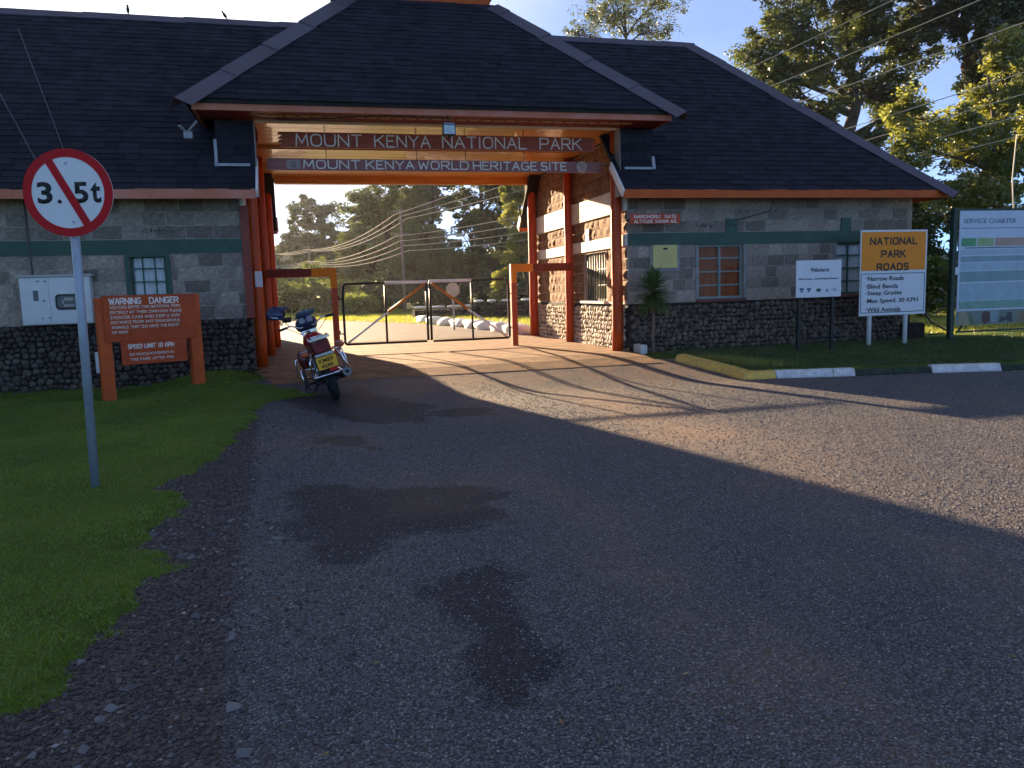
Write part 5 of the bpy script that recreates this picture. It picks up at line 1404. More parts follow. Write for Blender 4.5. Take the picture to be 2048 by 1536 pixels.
    a.loft(secs); bd(a, 'fuel_tank', redtank_m)
    a = MB(); a.disc((0, .66, .935), (0, 0, 1), .03, .02, 16); bd(a, 'fuel_cap', chrome_m)
    # forks, handlebar
    a = MB()
    for s_ in (-.09, .09): a.tube([(s_, 1.28, .30), (s_, .98, .95)], [.022, .018], 10)
    a.bar((-.12, .99, .93), (.12, .99, .93), .05, .03); bd(a, 'front_fork', chrome_m)
    a = MB(); secs = []
    for i in range(8):
        t = R(20+i*18); y_, z_ = 1.28-math.cos(t)*.345, .30+math.sin(t)*.345; secs.append([V3((-.06, y_, z_-.01)), V3((0, y_, z_+.012)), V3((.06, y_, z_-.01)), V3((0, y_, z_))])
    a.loft(secs); bd(a, 'front_fender', redtank_m)
    a = MB(); a.tube([(-.39, .80, 1.06), (-.22, .86, 1.07), (-.11, .95, 1.0), (.11, .95, 1.0), (.22, .86, 1.07), (.39, .80, 1.06)], .012, 8); hb_ = bd(a, 'handlebar', chrome_m)
    for s_ in (-1, 1):
        a = MB(); a.tube([(s_*.28, .835, 1.066), (s_*.40, .796, 1.058)], .018, 10); bd(a, 'grip', rubber_m, hb_)
        a = MB(); a.tube([(s_*.25, .87, 1.06), (s_*.36, .90, 1.04)], .006, 6); bd(a, 'lever', chrome_m, hb_)
    
    a = MB(); a.tube([(-.24, .86, 1.07), (-.30, .88, 1.17), (-.36, .86, 1.23)], .007, 6); a.ell((-.38, .87, 1.25), (.07, .012, .04), 14, 8); bd(a, 'mirror', black_m)
    # headlamp cowl / windscreen
    a = MB(); secs = []
    for y_, w, zb, zt in ((.93, .12, 1.0, 1.09), (.99, .16, .95, 1.15), (1.07, .165, .90, 1.14), (1.14, .13, .89, 1.07), (1.18, .07, .93, 1.02)):
        secs.append([V3((w*math.cos(R(q_)), y_, (zb+zt)/2+(zt-zb)/2*math.sin(R(q_)))) for q_ in range(0, 360, 30)])
    a.loft(secs); bd(a, 'headlamp_cowl', blueblk_m)
    a = MB(); a.disc((-.055, .925, 1.085), (0, -1, .5), .045, .05, 20); a.disc((.055, .925, 1.085), (0, -1, .5), .045, .05, 20); bd(a, 'instruments', mat('dial_rim', (.22, .24, .28), .3, metal=.6))
    a = MB(); 
    secs = [[V3((-.13, 1.0, 1.14)), V3((.13, 1.0, 1.14)), V3((.13, 1.008, 1.135)), V3((-.13, 1.008, 1.135))], [V3((-.10, .97, 1.20)), V3((.17, .97, 1.20)), V3((.17, .978, 1.20)), V3((-.10, .978, 1.20))], [V3((-.0, .96, 1.235)), V3((.20, .955, 1.215)), V3((.20, .963, 1.215)), V3((-.0, .968, 1.235))]]
    a.loft(secs); bd(a, 'fly_screen', mat('smoke_screen', (.10, .13, .18), .12, coat=.5))
    a = MB()
    for s_ in (-.04, 0, .05): a.tube([(s_, .95, .99), (s_+.05, 1.02, .88), (s_*.5, .95, .75)], .005, 6)
    a.tube([(-.3, .83, 1.06), (-.2, 1.0, .98), (-.05, 1.0, .85)], .005, 6); a.tube([(.3, .83, 1.06), (.22, 1.02, .96), (.06, 1.0, .85)], .005, 6); bd(a, 'control_cable', black_m)
    # leg guards and left side box
    a = MB(); a.tube([(-.10, .72, .62), (-.33, .70, .60), (-.36, .68, .36), (-.12, .70, .26)], .013, 8); a.tube([(.10, .72, .62), (.33, .70, .60), (.36, .68, .36), (.12, .70, .26)], .013, 8); bd(a, 'crash_bar', chrome_m)
    a = MB(); secs = []
    for y_, sc_ in ((-.02, .5), (.0, .9), (.08, 1), (.24, 1), (.31, .8), (.33, .4)):
        secs.append([V3((-.24+.075*sc_*math.cos(R(q_)), y_, .63+.13*sc_*math.sin(R(q_)))) for q_ in range(0, 360, 30)])
    a.loft(secs); bd(a, 'side_box', maroon_m)
    a = MB(); a.tube([(-.325, .05, .52), (-.33, .10, .20), (-.28, .30, .15)], .012, 8); a.tube([(-.325, .05, .52), (-.14, -.1, .50)], .010, 8); a.tube([(-.14, .02, .42), (-.21, .02, .22)], .010, 8); bd(a, 'sari_guard', chrome_m)
    a = MB(); a.box(-.30, -.28, -.05, .30, .22, .52, .004); bd(a, 'mud_guard_panel', black_m)
    a = MB(); a.tube([(-.14, .45, .26), (-.30, .45, .25)], .016, 8); a.tube([(.14, .45, .26), (.30, .45, .25)], .016, 8); a.tube([(.12, .12, .30), (.27, .12, .29)], .014, 8); a.tube([(-.12, .12, .30), (-.25, .12, .29)], .014, 8); bd(a, 'footrest', rubber_m)
    ang = R(15); foot = V3((-.30, .42, .30*math.tan(ang)+.004)); a = MB(); a.tube([(-.10, .48, .24), tuple(foot)], .012, 8); a.tube([tuple(foot+V3((-.03, -.01, -.003))), tuple(foot+V3((.02, .01, .004)))], .018, 8); bd(a, 'side_stand', black_m)
    return root, M
bike, BM = moto()
# helmet hung on the left mirror
def helmet():
    p = bike.location+(BM.to_3x3() @ Vector((-.375, .86, 1.20)))
    root = empty('helmet', p+Vector((0, 0, .0)), 'dark blue off-road helmet with peak hung on the left mirror of the motorcycle', 'helmet')
    c = p+Vector((0.0, -.02, .09))
    a = MB(); n_, k_ = 20, 12; vs = []; fs = []
    for j in range(k_+1):
        t = R(0+j*(125/k_))
        for i in range(n_):
            an = 2*math.pi*i/n_
            vs.append(c+Vector((.165*math.sin(t)*math.cos(an), .125*math.sin(t)*math.sin(an), .140*math.cos(t))))
    for j in range(k_):
        for i in range(n_): fs.append((j*n_+i, (j+1)*n_+i, (j+1)*n_+(i+1) % n_, j*n_+(i+1) % n_))
    # open face on +x side: drop faces
    keep = []
    for f in fs:
        cc = sum((vs[q] for q in f), Vector())/4-c
        if cc.x > .075 and -.055 < cc.z < .055 and abs(cc.y) < .09: continue
        keep.append(f)
    a.add(vs, keep, True); sh_ = a.build('shell', blueblk_m, root)
    md = sh_.modifiers.new('thick', 'SOLIDIFY'); md.thickness = .012
    a = MB(); a.add([c+Vector((-.03, -.085, .118)), c+Vector((.20, -.075, .128)), c+Vector((.23, 0, .132)), c+Vector((.20, .075, .128)), c+Vector((-.03, .085, .118)), c+Vector((.05, -.11, .075)), c+Vector((.13, -.09, .085)), c+Vector((.13, .09, .085)), c+Vector((.05, .11, .075))],
          [(0, 1, 6, 5), (4, 8, 7, 3), (0, 4, 3, 2, 1), (1, 2, 3, 7, 6)]); a.build('peak', blueblk_m, root)
    a = MB(); secs = []
    for x, r1, z in ((.08, .10, -.085), (.15, .085, -.085), (.20, .06, -.08), (.215, .035, -.075)):
        secs.append([c+Vector((x, r1*math.cos(R(q_)), z+.045*math.sin(R(q_)))) for q_ in range(0, 360, 36)])
    a.loft(secs); a.build('chin_guard', black_m, root)
    a = MB(); a.ell(c+Vector((.045, 0, .0)), (.085, .10, .07), 14, 8); a.build('lining', mat('lining', (.02, .02, .022), .95), root)
    a = MB(); a.bar(c+Vector((-.10, -.116, -.03)), c+Vector((.02, -.127, -.045)), .010, .006, up=(0, 1, 0)); a.bar(c+Vector((-.07, -.120, -.045)), c+Vector((.03, -.126, -.055)), .008, .006, up=(0, 1, 0)); a.build('decal', mat('pale_decal', (.45, .48, .52), .4), root)
    a = MB(); a.tube([c+Vector((.04, -.09, -.10)), c+Vector((.06, -.06, -.17)), c+Vector((.08, .0, -.15)), c+Vector((.05, .08, -.10))], .010, 6); a.build('strap', black_m, root)
helmet()

# ------------------------------------------------------------------ poles and wires
def pole(x, y, z1, label, r_=.11):
    root = empty('power_pole', (x, y, 0), label, 'power pole', 'wooden poles of the overhead line')
    a = MB(); a.tube([(x, y, -.3), (x, y, z1)], [r_, r_*.7], 10); a.build('pole', mat('pole_wood', (.22, .19, .16), .85, bump=.3), root)
    a = MB()
    for z in (z1-.1, z1-1.5): a.bar((x-.45, y, z), (x+.45, y, z), .07, .09)
    a.build('crossarm', mat('pole_wood', (.22, .19, .16), .85), root)
PA = Vector((5.5, 50, 6.2)); PB = Vector((-.28, 69, 5.2)); PC = Vector((-3.4, 77, 5.3)); PD = Vector((19.4, 14, 10.1))
pole(PA.x, PA.y, 6.5, 'nearer thin power pole standing behind the left gate leaf')
pole(PB.x, PB.y, 5.5, 'farther power pole among the bushes left of the gate frame')
pole(PC.x, PC.y, 5.6, 'farthest power pole, almost hidden by the left posts')
def wire(pts, sag, label, r_=.016, w=1):
    a = MB(); P_ = []; RR = []
    for k in range(len(pts)-1):
        A, B = Vector(pts[k]), Vector(pts[k+1]); s_ = sag[k]
        for i in range(0 if k == 0 else 1, 19):
            t = i/18; P_.append(A.lerp(B, t)-Vector((0, 0, 4*s_*t*(1-t)))); RR.append(.018 if k < 2 else .017-.005*t)
    a.tube(P_, RR, 5); o = a.build('overhead_wire', wire_m); tag(o, label, 'wire', 'overhead power wires behind the gate')
ordn = ['topmost', 'second', 'third']
for i in range(3):
    dz = -.0-i*.13; dx = (i-1)*.38
    wire([PC+Vector((dx*1.2, 0, dz*.4)), PB+Vector((dx*.6, 0, dz*.5)), PA+Vector((dx, 0, dz)), PD+Vector((dx*2.0, -dx*.5, -i*.85))], [.12, .65, .55], 'upper-level overhead wire, %s of three, climbing right above the roof' % ordn[i], .024)
for i in range(4):
    dz = -1.35-i*.30; dx = (i-1.5)*.25
    wire([PC+Vector((dx, 0, -1.15-i*.07)), PB+Vector((dx*.6, 0, -1.0-i*.10)), PA+Vector((dx, 0, dz)), PD+Vector((dx*1.5, 0, -3.35-i*.45))], [.10, .5, .75], 'lower-level overhead wire, %s of four, passing low over the right roof' % ['topmost', 'second', 'third', 'lowest'][i], .022)
for k, (p, q_) in enumerate((((-4.9, 14.9, 4.95), (-3.96, 14.05, 3.13)), ((-5.2, 17.4, 6.55), (-3.57, 14.05, 3.13)))):
    a = MB(); P0, P1 = Vector(p), Vector(q_); n_ = 8; pts = []
    for i in range(n_+1):
        t = i/n_; v = P0.lerp(P1, t); v.z = max(v.z, ZE+(v.y-YE)*SL+.035); pts.append(v)
    a.tube([(P0.x-.5, P0.y+.4, P0.z+.45)]+pts if k == 0 else pts, .006, 5); o = a.build('roof_wire', mat('dull_wire', (.16, .15, .17), .6)); tag(o, ['left thin wire lying down the left roof slope to the eave', 'right thin wire lying down the left roof slope to the eave'][k], 'wire')

# birds on the ridge
def bird(x, lean, label):
    root = empty('bird', (x, YRI-.02, ZRI+.035), label, 'bird')
    c = Vector((x, YRI-.02, ZRI+.05)); mt = Matrix.Rotation(R(lean), 3, 'Y')
    a = MB(); a.ell(c+mt @ Vector((0, 0, .07)), (.032, .04, .065), 12, 8, mt); a.ell(c+mt @ Vector((0, -.01, .145)), (.024, .03, .024), 10, 6); a.loft([[c+mt @ (Vector((sx, -.0+sy, .145))) for sx, sy in ((-.006, -.03), (.006, -.03), (0, -.03))], [c+mt @ Vector((0+e, -.065, .143)) for e in (-.001, .001, 0)]], smooth=False); a.build('body', bird_m, root)
    a = MB(); a.bar(c+mt @ Vector((0, .02, .03)), c+mt @ Vector((0, .06, -.04)), .02, .006); a.build('tail', bird_m, root)
    a = MB(); a.tube([c+Vector((-.012, 0, -.005)), c+Vector((-.012, 0, .02))], .003, 5); a.tube([c+Vector((.012, 0, -.005)), c+Vector((.012, 0, .02))], .003, 5); a.build('legs', bird_m, root)
bird(-3.35, 0, 'upright small dark bird perched on the left roof ridge, farther left'); bird(-1.45, -32, 'leaning small dark bird perched on the left ridge near the gate roof')

# ------------------------------------------------------------------ things beyond the gate
def stop_sign():
    x, y = 4.52, 26.2; root = empty('road_sign', (x, y, 0), 'back of an octagonal road sign on a post beyond the right gate leaf', 'road sign')
    a = MB(); a.tube([(x, y, -.1), (x, y, 1.62)], .030, 10); a.build('post', steel_m, root)
    a = MB(); u = Matrix.Rotation(R(22.5), 3, 'Y'); P_ = [Vector((x, y-.035, 1.36))+u @ Vector((.245*math.cos(k*math.pi/4), 0, .245*math.sin(k*math.pi/4))) for k in range(8)]
    a.loft([P_, [p+Vector((0, .006, 0)) for p in P_]], smooth=False); a.build('plate', mat('sign_back', (.36, .39, .40), .5, metal=.3), root)
    a = MB(); a.box(x-.05, x-.02, y-.045, y-.0355, 1.14, 1.58); a.box(x+.02, x+.05, y-.045, y-.0355, 1.14, 1.58); a.build('stiffener', steel_m, root)
stop_sign()
def rock(c, s_, seed, n_=10, k=7):
    r = random.Random(seed); a = MB(); vs = []; fs = []
    ph = [r.uniform(0, 6) for _ in range(6)]
    for j in range(k+1):
        t = math.pi*j/k
        for i in range(n_):
            an = 2*math.pi*i/n_; w = 1+.12*math.sin(2*an+ph[0]+j)+.08*math.sin(3*an+ph[1])+.06*math.sin(5*t+ph[2]); sg = lambda q_: math.copysign(abs(q_)**.75, q_)
            vs.append(Vector(c)+Vector((s_[0]*sg(math.sin(t)*math.cos(an))*w, s_[1]*sg(math.sin(t)*math.sin(an))*w, s_[2]*sg(math.cos(t))*(1+.08*math.sin(2*an+ph[3])))))
    for j in range(k):
        for i in range(n_): fs.append((j*n_+i, (j+1)*n_+i, (j+1)*n_+(i+1) % n_, j*n_+(i+1) % n_))
    a.add(vs, fs, True); return a
P_ = [(5.70, 22.7), (5.56, 24.0), (5.40, 25.5), (5.22, 27.0), (5.05, 28.6), (4.85, 30.2), (4.65, 32.0), (4.45, 34.0)]
pos = ['nearest the right frame', 'second from the right frame', 'third from the right frame', 'fourth from the right frame', 'just right of the sign post', 'just left of the sign post', 'second from the far end of its row', 'at the far end of its row']
for i, (x, y) in enumerate(P_):
    a = rock((x+.1, y, .12), (.30, .70, .19), i, 14, 8); o = a.build('edge_stone', white_paint); o.rotation_euler.z = R(7); tag(o, 'long whitewashed stone edging the park road, '+pos[i], 'stone', 'whitewashed stones along the park road')
def dry_wall(A, B, h, label, seed):
    A, B = Vector((*A, 0)), Vector((*B, 0)); d = (B-A).normalized(); Ln = (B-A).length; root = empty('dry_stone_wall', A.lerp(B, .5), label, 'wall'); r = random.Random(seed)
    core = MB(); core.bar(A+Vector((0, 0, h*.4)), B+Vector((0, 0, h*.4)), .42, h*.8); core.build('core', rock_m, root)
    ms = [rock((0, 0, 0), (1, 1, 1), 60+i, 7, 5).mesh('wall_stone', rock_m) for i in range(3)]; cps = [rock((0, 0, 0), (1, 1, 1), 70+i, 8, 5).mesh('cap_stone', white_paint) for i in range(2)]
    z = .10
    while z < h-.05:
        t = r.uniform(0, .1)
        while t < Ln:
            w = r.uniform(.14, .26); p = A+d*(t+w)+Vector((0, -.16, z)); link('wall_stone', r.choice(ms), root, Matrix.Translation(p-root.location) @ Matrix.Rotation(math.atan2(d.y, d.x), 4, 'Z') @ Matrix.Diagonal((w*.95, .14, .11, 1))); t += w*1.9
        z += .19
    t = 0
    while t < Ln-.2:
        w = r.uniform(.18, .42); p = A+d*(t+w)+Vector((0, -.05, h+.02)); link('cap_stone', r.choice(cps), root, Matrix.Translation(p-root.location) @ Matrix.Rotation(math.atan2(d.y, d.x), 4, 'Z') @ Matrix.Diagonal((w, .25, .07, 1))); t += w*2.0+r.uniform(0, .25)
dry_wall((4.9, 40.6), (9.3, 41.6), .50, 'left low dark stone wall with pale caps beyond the gate', 1)
dry_wall((7.4, 37.2), (10.4, 36.6), .78, 'right taller dark stone wall with pale caps beyond the gate', 2)

# ------------------------------------------------------------------ trees
def leaf_quads(centers, radius, n_per, size, rg, flat=.75):
    n = len(centers)*n_per
    c = np.repeat(centers, n_per, 0)
    d = rg.normal(size=(n, 3)); d /= np.linalg.norm(d, axis=1)[:, None]; rad = np.repeat(radius, n_per)*rg.random(n)**.45
    p = c+d*rad[:, None]*np.array([1, 1, flat])
    a = rg.normal(size=(n, 3)); a[:, 2] *= .6; a /= np.linalg.norm(a, axis=1)[:, None]
    b = np.cross(a, rg.normal(size=(n, 3))); b /= np.linalg.norm(b, axis=1)[:, None]
    s = size*(.6+.8*rg.random(n))[:, None]
    v0 = p-a*s; v1 = p+b*s*.42; v2 = p+a*s; v3 = p-b*s*.42
    V = np.stack([v0, v1, v2, v3], 1).reshape(-1, 3); F = np.arange(n*4).reshape(-1, 4)
    return V, F
def tree(name, base, lobes, label, leafm, n_cl=60, n_leaf=120, leaf=.12, rc=.45, trunk_r=.25, seed=1, cat='tree', group=None, branches=True, bark=bark_m, shell=.55, limbs=1.0):
    rg = np.random.default_rng(seed); r = random.Random(seed)
    base = Vector(base); root = empty(name, base, label, cat, group)
    vol = np.array([l[3]*l[4]*l[5] for l in lobes])**.75; vol /= vol.sum(); cs = []; 
    for l, f in zip(lobes, vol):
        k = max(3, int(n_cl*f)); d = rg.normal(size=(k, 3)); d /= np.linalg.norm(d, axis=1)[:, None]; rad = shell+(1-shell)*rg.random(k)
        cs.append(np.array(l[:3])+d*rad[:, None]*np.array(l[3:6]))
    cs = np.concatenate(cs); rcs = rc*(.55+.9*rg.random(len(cs)))
    V, F = leaf_quads(cs, rcs, n_leaf, leaf, rg)
    o = link('crown', np_mesh('crown', V-np.array(base), F, leafm), root)
    if branches:
        t = MB(); top = Vector(cs.mean(0)); top.z = max(top.z, base.z+1); N = 7
        hi = Vector((top.x, top.y, max(l[2] for l in lobes)*.9)); lean = [Vector((r.uniform(-.25, .25), r.uniform(-.25, .25), 0))*trunk_r*4 for _ in range(N)]
        ax_pts = [base+(hi-base)*(i/(N-1))+(lean[i] if 0 < i < N-1 else Vector()) for i in range(N)]; ax_pts[0].z -= .3
        rads = [trunk_r*(1.25 if i == 0 else 1-.85*i/(N-1)) for i in range(N)]; t.tube(ax_pts, rads, 9)
        main = []
        for l in lobes:
            c = Vector(l[:3]); f = min(.9, max(.15, (c.z-l[5]*1.0-base.z)/max(.1, hi.z-base.z))); s_ = f*(N-1); i = min(int(s_), N-2); p0 = ax_pts[i].lerp(ax_pts[i+1], s_-i)
            mid = p0.lerp(c, .5)+Vector((r.uniform(-.3, .3), r.uniform(-.3, .3), .15))*l[3]*.5; r0 = trunk_r*(1-.8*f)*.6
            t.tube([p0, p0.lerp(mid, .5)+Vector((0, 0, .05)), mid, c], [r0, r0*.8, r0*.6, r0*.3], 7); main.append((p0, mid, c, r0))
        for p in cs[:: max(1, int(1/limbs))]:
            p = Vector(p); best = min(main, key=lambda q_: (q_[2]-p).length); s0 = best[1].lerp(best[2], r.uniform(0, 1)); m_ = s0.lerp(p, .5)+Vector((r.uniform(-1, 1), r.uniform(-1, 1), r.uniform(-.5, 1)))*(p-s0).length*.18
            t.tube([s0, m_, p, p+(p-m_)*.35], [best[3]*.28, best[3]*.18, best[3]*.10, .004], 5, cap=False)
        t.build('trunk', bark, root)
    return root
def L3(x, y, z, rx, rz, ry=None): return (x, y, z, rx, ry or rx, rz)
# distant pair left of the opening
tree('tree', (-.3, 85, 0), [L3(-.4, 85, 9.9, 1.9, 1.9), L3(-1.1, 85, 7.4, 1.7, 1.8), L3(.8, 85, 6.0, 2.0, 2.3), L3(-2.0, 85, 5.6, 1.6, 2.0), L3(-.2, 85, 3.5, 2.2, 2)], 'tall distant tree with round clumped top left of the power wires', leaf_far, 190, 110, .17, .55, .28, 1, group='trees beyond the gate')
tree('tree', (2.4, 82, 0), [L3(1.6, 82, 8.9, 1.3, 1.7), L3(2.3, 82, 6.3, 1.7, 2.0), L3(3.9, 82, 4.8, 1.7, 1.9), L3(2.4, 82, 3.4, 2.2, 2)], 'distant pointed tree just right of the round-topped one', leaf_far, 150, 110, .17, .55, .26, 2, group='trees beyond the gate')
tree('tree', (-6.5, 80, 1.0), [L3(-5.6, 80, 4.2, 2.4, 1.9), L3(-3.6, 80, 3.4, 1.8, 1.8)], 'low distant tree at the left edge of the gate opening', leaf_far, 110, 110, .17, .55, .22, 3, group='trees beyond the gate')
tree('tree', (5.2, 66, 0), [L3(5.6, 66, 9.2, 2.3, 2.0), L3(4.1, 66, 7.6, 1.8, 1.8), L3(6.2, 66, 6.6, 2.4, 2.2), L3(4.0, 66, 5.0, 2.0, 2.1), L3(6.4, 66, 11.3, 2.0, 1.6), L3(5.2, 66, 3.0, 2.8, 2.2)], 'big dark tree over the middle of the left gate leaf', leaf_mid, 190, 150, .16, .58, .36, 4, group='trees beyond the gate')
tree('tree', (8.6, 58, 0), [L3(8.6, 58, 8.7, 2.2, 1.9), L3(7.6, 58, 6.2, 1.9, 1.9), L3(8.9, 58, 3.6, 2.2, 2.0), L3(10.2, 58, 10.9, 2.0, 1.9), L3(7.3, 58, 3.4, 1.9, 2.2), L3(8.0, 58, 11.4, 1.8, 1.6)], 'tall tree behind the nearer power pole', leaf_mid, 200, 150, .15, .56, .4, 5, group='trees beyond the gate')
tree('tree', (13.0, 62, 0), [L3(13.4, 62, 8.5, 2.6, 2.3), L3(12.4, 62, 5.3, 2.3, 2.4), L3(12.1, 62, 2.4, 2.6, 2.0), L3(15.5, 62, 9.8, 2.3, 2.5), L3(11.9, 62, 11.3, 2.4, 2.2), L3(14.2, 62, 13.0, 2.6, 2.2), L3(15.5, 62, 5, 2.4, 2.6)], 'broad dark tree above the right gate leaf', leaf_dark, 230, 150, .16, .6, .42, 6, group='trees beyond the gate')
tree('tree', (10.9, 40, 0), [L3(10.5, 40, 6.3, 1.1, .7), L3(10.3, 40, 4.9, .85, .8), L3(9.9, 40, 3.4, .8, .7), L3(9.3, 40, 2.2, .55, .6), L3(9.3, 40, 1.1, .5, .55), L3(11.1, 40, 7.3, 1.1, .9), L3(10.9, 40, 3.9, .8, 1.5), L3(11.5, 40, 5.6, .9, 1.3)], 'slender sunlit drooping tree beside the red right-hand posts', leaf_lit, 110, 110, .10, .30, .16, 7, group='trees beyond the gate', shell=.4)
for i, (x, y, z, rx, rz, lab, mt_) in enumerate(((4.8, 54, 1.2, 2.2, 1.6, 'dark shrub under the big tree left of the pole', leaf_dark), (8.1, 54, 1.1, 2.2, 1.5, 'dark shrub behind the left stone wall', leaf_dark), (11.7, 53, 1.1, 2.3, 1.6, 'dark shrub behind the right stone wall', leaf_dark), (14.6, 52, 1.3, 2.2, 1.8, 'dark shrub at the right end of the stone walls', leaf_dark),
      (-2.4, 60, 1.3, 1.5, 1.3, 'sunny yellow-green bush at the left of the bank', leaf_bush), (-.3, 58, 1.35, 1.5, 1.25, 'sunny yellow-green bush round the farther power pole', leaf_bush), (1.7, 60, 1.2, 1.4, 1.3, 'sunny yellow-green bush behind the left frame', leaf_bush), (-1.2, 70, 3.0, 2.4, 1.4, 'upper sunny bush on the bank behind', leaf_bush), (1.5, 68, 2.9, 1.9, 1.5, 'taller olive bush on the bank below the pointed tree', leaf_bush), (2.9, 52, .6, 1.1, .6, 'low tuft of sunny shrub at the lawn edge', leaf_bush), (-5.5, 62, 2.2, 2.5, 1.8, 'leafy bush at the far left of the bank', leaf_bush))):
    tree('bush', (x, y, 0), [L3(x, y, z, rx, rz), L3(x+rx*.5, y+.5, z*.8, rx*.7, rz*.7)], lab, mt_, 34, 110, .15, .5, .08, 20+i, 'bush', 'shrubs beyond the gate', branches=False, shell=.5)
# forest belt behind (reads as one mass)
rg = np.random.default_rng(77); cc = []; 
for i in range(420):
    x = rg.uniform(4, 60); y = rg.uniform(72, 96); h = rg.uniform(.5, 8.5+4*math.sin(x*.3)+(x > 20)*4); cc.append((x, y, h))
V, F = leaf_quads(np.array(cc), np.full(len(cc), 1.6), 110, .34, rg)
fo = link('forest', np_mesh('forest', V, F, leaf_dark)); tag(fo, 'dark forest belt far behind the gate and right wing', 'forest', kind='stuff')
# tree behind the ridge, sparse
tree('tree', (17.2, 42, 0), [L3(16.8, 42, 16.1, 2.5, 1.3), L3(18.9, 42, 15.3, 1.5, 1.0), L3(14.5, 42, 14.9, 1.2, .5), L3(16.6, 42, 18.4, 2.8, 1.6), L3(19.8, 42, 17.3, 1.6, 1.7)], 'bare-branched sparse tree rising behind the ridge right of the gate roof', leaf_mid, 300, 42, .08, .42, .34, 31, limbs=1.0, shell=.3)
tree('tree', (23.0, 30, 0), [L3(19.3, 30, 11.6, 2.0, 1.5), L3(21.2, 30, 10.3, 2.0, 1.5), L3(18.6, 30, 10.0, 1.2, 1.3), L3(23.1, 30, 12.0, 2.3, 1.7), L3(23.9, 30, 9.4, 1.8, 1.3), L3(22.1, 30, 14.2, 3.8, 1.8), L3(21.0, 30, 8.3, 1.5, .9), L3(25.2, 30, 8.4, 1.5, 1.3), L3(23.7, 30, 7.3, 1.5, .9), L3(19.3, 30, 9.2, 1.2, .9), L3(26.0, 30, 11.5, 1.8, 1.8)], 'huge spreading tree above the right wing roof', leaf_mid, 480, 140, .088, .44, .55, 32, shell=.25)
tree('tree', (26.3, 27, 0), [L3(25.0, 27, 11.6, 1.9, 1.6), L3(27.2, 27, 9.8, 2.0, 1.8), L3(26.0, 27, 13.2, 3.0, 1.8), L3(28.0, 27, 12.2, 2.4, 2.0)], 'tall thick-trunked tree in the upper right corner', leaf_dark, 200, 150, .10, .5, .95, 33, shell=.3, bark=mat('mossy_bark', (.10, .065, .04), .95, bump=.8))
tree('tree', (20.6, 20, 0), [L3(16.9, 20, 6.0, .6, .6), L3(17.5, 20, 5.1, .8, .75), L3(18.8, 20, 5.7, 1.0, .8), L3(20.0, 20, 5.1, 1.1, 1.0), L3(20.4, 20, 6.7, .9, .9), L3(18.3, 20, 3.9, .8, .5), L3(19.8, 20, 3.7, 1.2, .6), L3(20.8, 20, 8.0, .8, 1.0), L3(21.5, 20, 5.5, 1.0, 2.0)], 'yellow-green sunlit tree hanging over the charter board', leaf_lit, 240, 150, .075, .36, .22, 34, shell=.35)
for i, (x, y, z, rx, rz, lab, mt_) in enumerate(((20.4, 24, 3.4, 1.5, 1.6, 'dark bush behind the right end of the right wing', leaf_mid), (22.0, 25, 2.2, 1.7, 1.9, 'dark bush between the rules sign and charter board', leaf_dark), (24.8, 25, 3.6, 2.6, 2.6, 'dark bush behind the charter board', leaf_dark), (19.2, 21.5, 1.1, .7, .8, 'small sunny bush low beside the rules sign', leaf_bush), (28.5, 24, 3.2, 3, 3, 'dark bush at the far right behind the charter board', leaf_dark), (17.9, 26, 2.2, 1.5, 2.0, 'leafy bush hidden mostly by the right wing corner', leaf_mid))):
    tree('bush', (x, y, 0), [L3(x, y, z, rx, rz), L3(x+rx*.4, y, z*.6, rx*.8, rz*.7)], lab, mt_, 55, 130, .10, .42, .08, 50+i, 'bush', 'bushes behind the right-hand signs', branches=False, shell=.4)

# ------------------------------------------------------------------ grass blades, gravel
def blades(name, X, Y, h, w, m, rg, lean=.5):
    n = len(X); Z = zlawn(X, Y)-.004; az = rg.uniform(0, 6.283, n); hh = h*(.5+rg.random(n)); ww = w*(.6+.8*rg.random(n))
    dx, dy = np.cos(az), np.sin(az); lx = rg.normal(0, lean, n)*hh; ly = rg.normal(0, lean, n)*hh
    b0 = np.stack([X-dx*ww, Y-dy*ww, Z], 1); b1 = np.stack([X+dx*ww, Y+dy*ww, Z], 1); tp_ = np.stack([X+lx, Y+ly, Z+hh], 1)
    V = np.stack([b0, b1, tp_], 1).reshape(-1, 3); F = np.arange(n*3).reshape(-1, 3)
    o = link(name, np_mesh(name, V, F, m)); return o
rg = np.random.default_rng(5)
def scatter(n, poly, x0, x1, y0, y1, rg, ywt=1.0, margin=0):
    X = rg.uniform(x0, x1, n); Y = y0+(y1-y0)*rg.random(n)**ywt
    s = sdf(X, Y, poly)+.09*wob(X, Y, 7)+.05*wob(X, Y, 17, 2); k = s > margin-rg.random(n)**3*.08*1; return X[k], Y[k]
X, Y = scatter(460000, LAWN, -6.2, -.0, 2.6, 14.6, rg, 1.35)
kk = (X > -.62*Y-.4); X, Y = X[kk], Y[kk]
o = blades('lawn_grass', X, Y, .019, .0027, grass_m, rg, .7); tag(o, 'short green lawn grass left of the forecourt', 'grass', kind='stuff')
X, Y = scatter(120000, BED, 6.6, 17, 10.3, 14.7, rg, 1, .02)
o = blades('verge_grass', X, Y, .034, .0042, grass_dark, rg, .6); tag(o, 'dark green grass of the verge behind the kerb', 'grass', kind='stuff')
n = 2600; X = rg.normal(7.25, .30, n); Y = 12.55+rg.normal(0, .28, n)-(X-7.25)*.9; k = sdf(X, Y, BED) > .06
o = blades('tall_grass_tufts', X[k], Y[k], .09, .005, grass_lit, rg, .45); tag(o, 'taller grass tufts catching sun behind the yellow kerb', 'grass', kind='stuff')
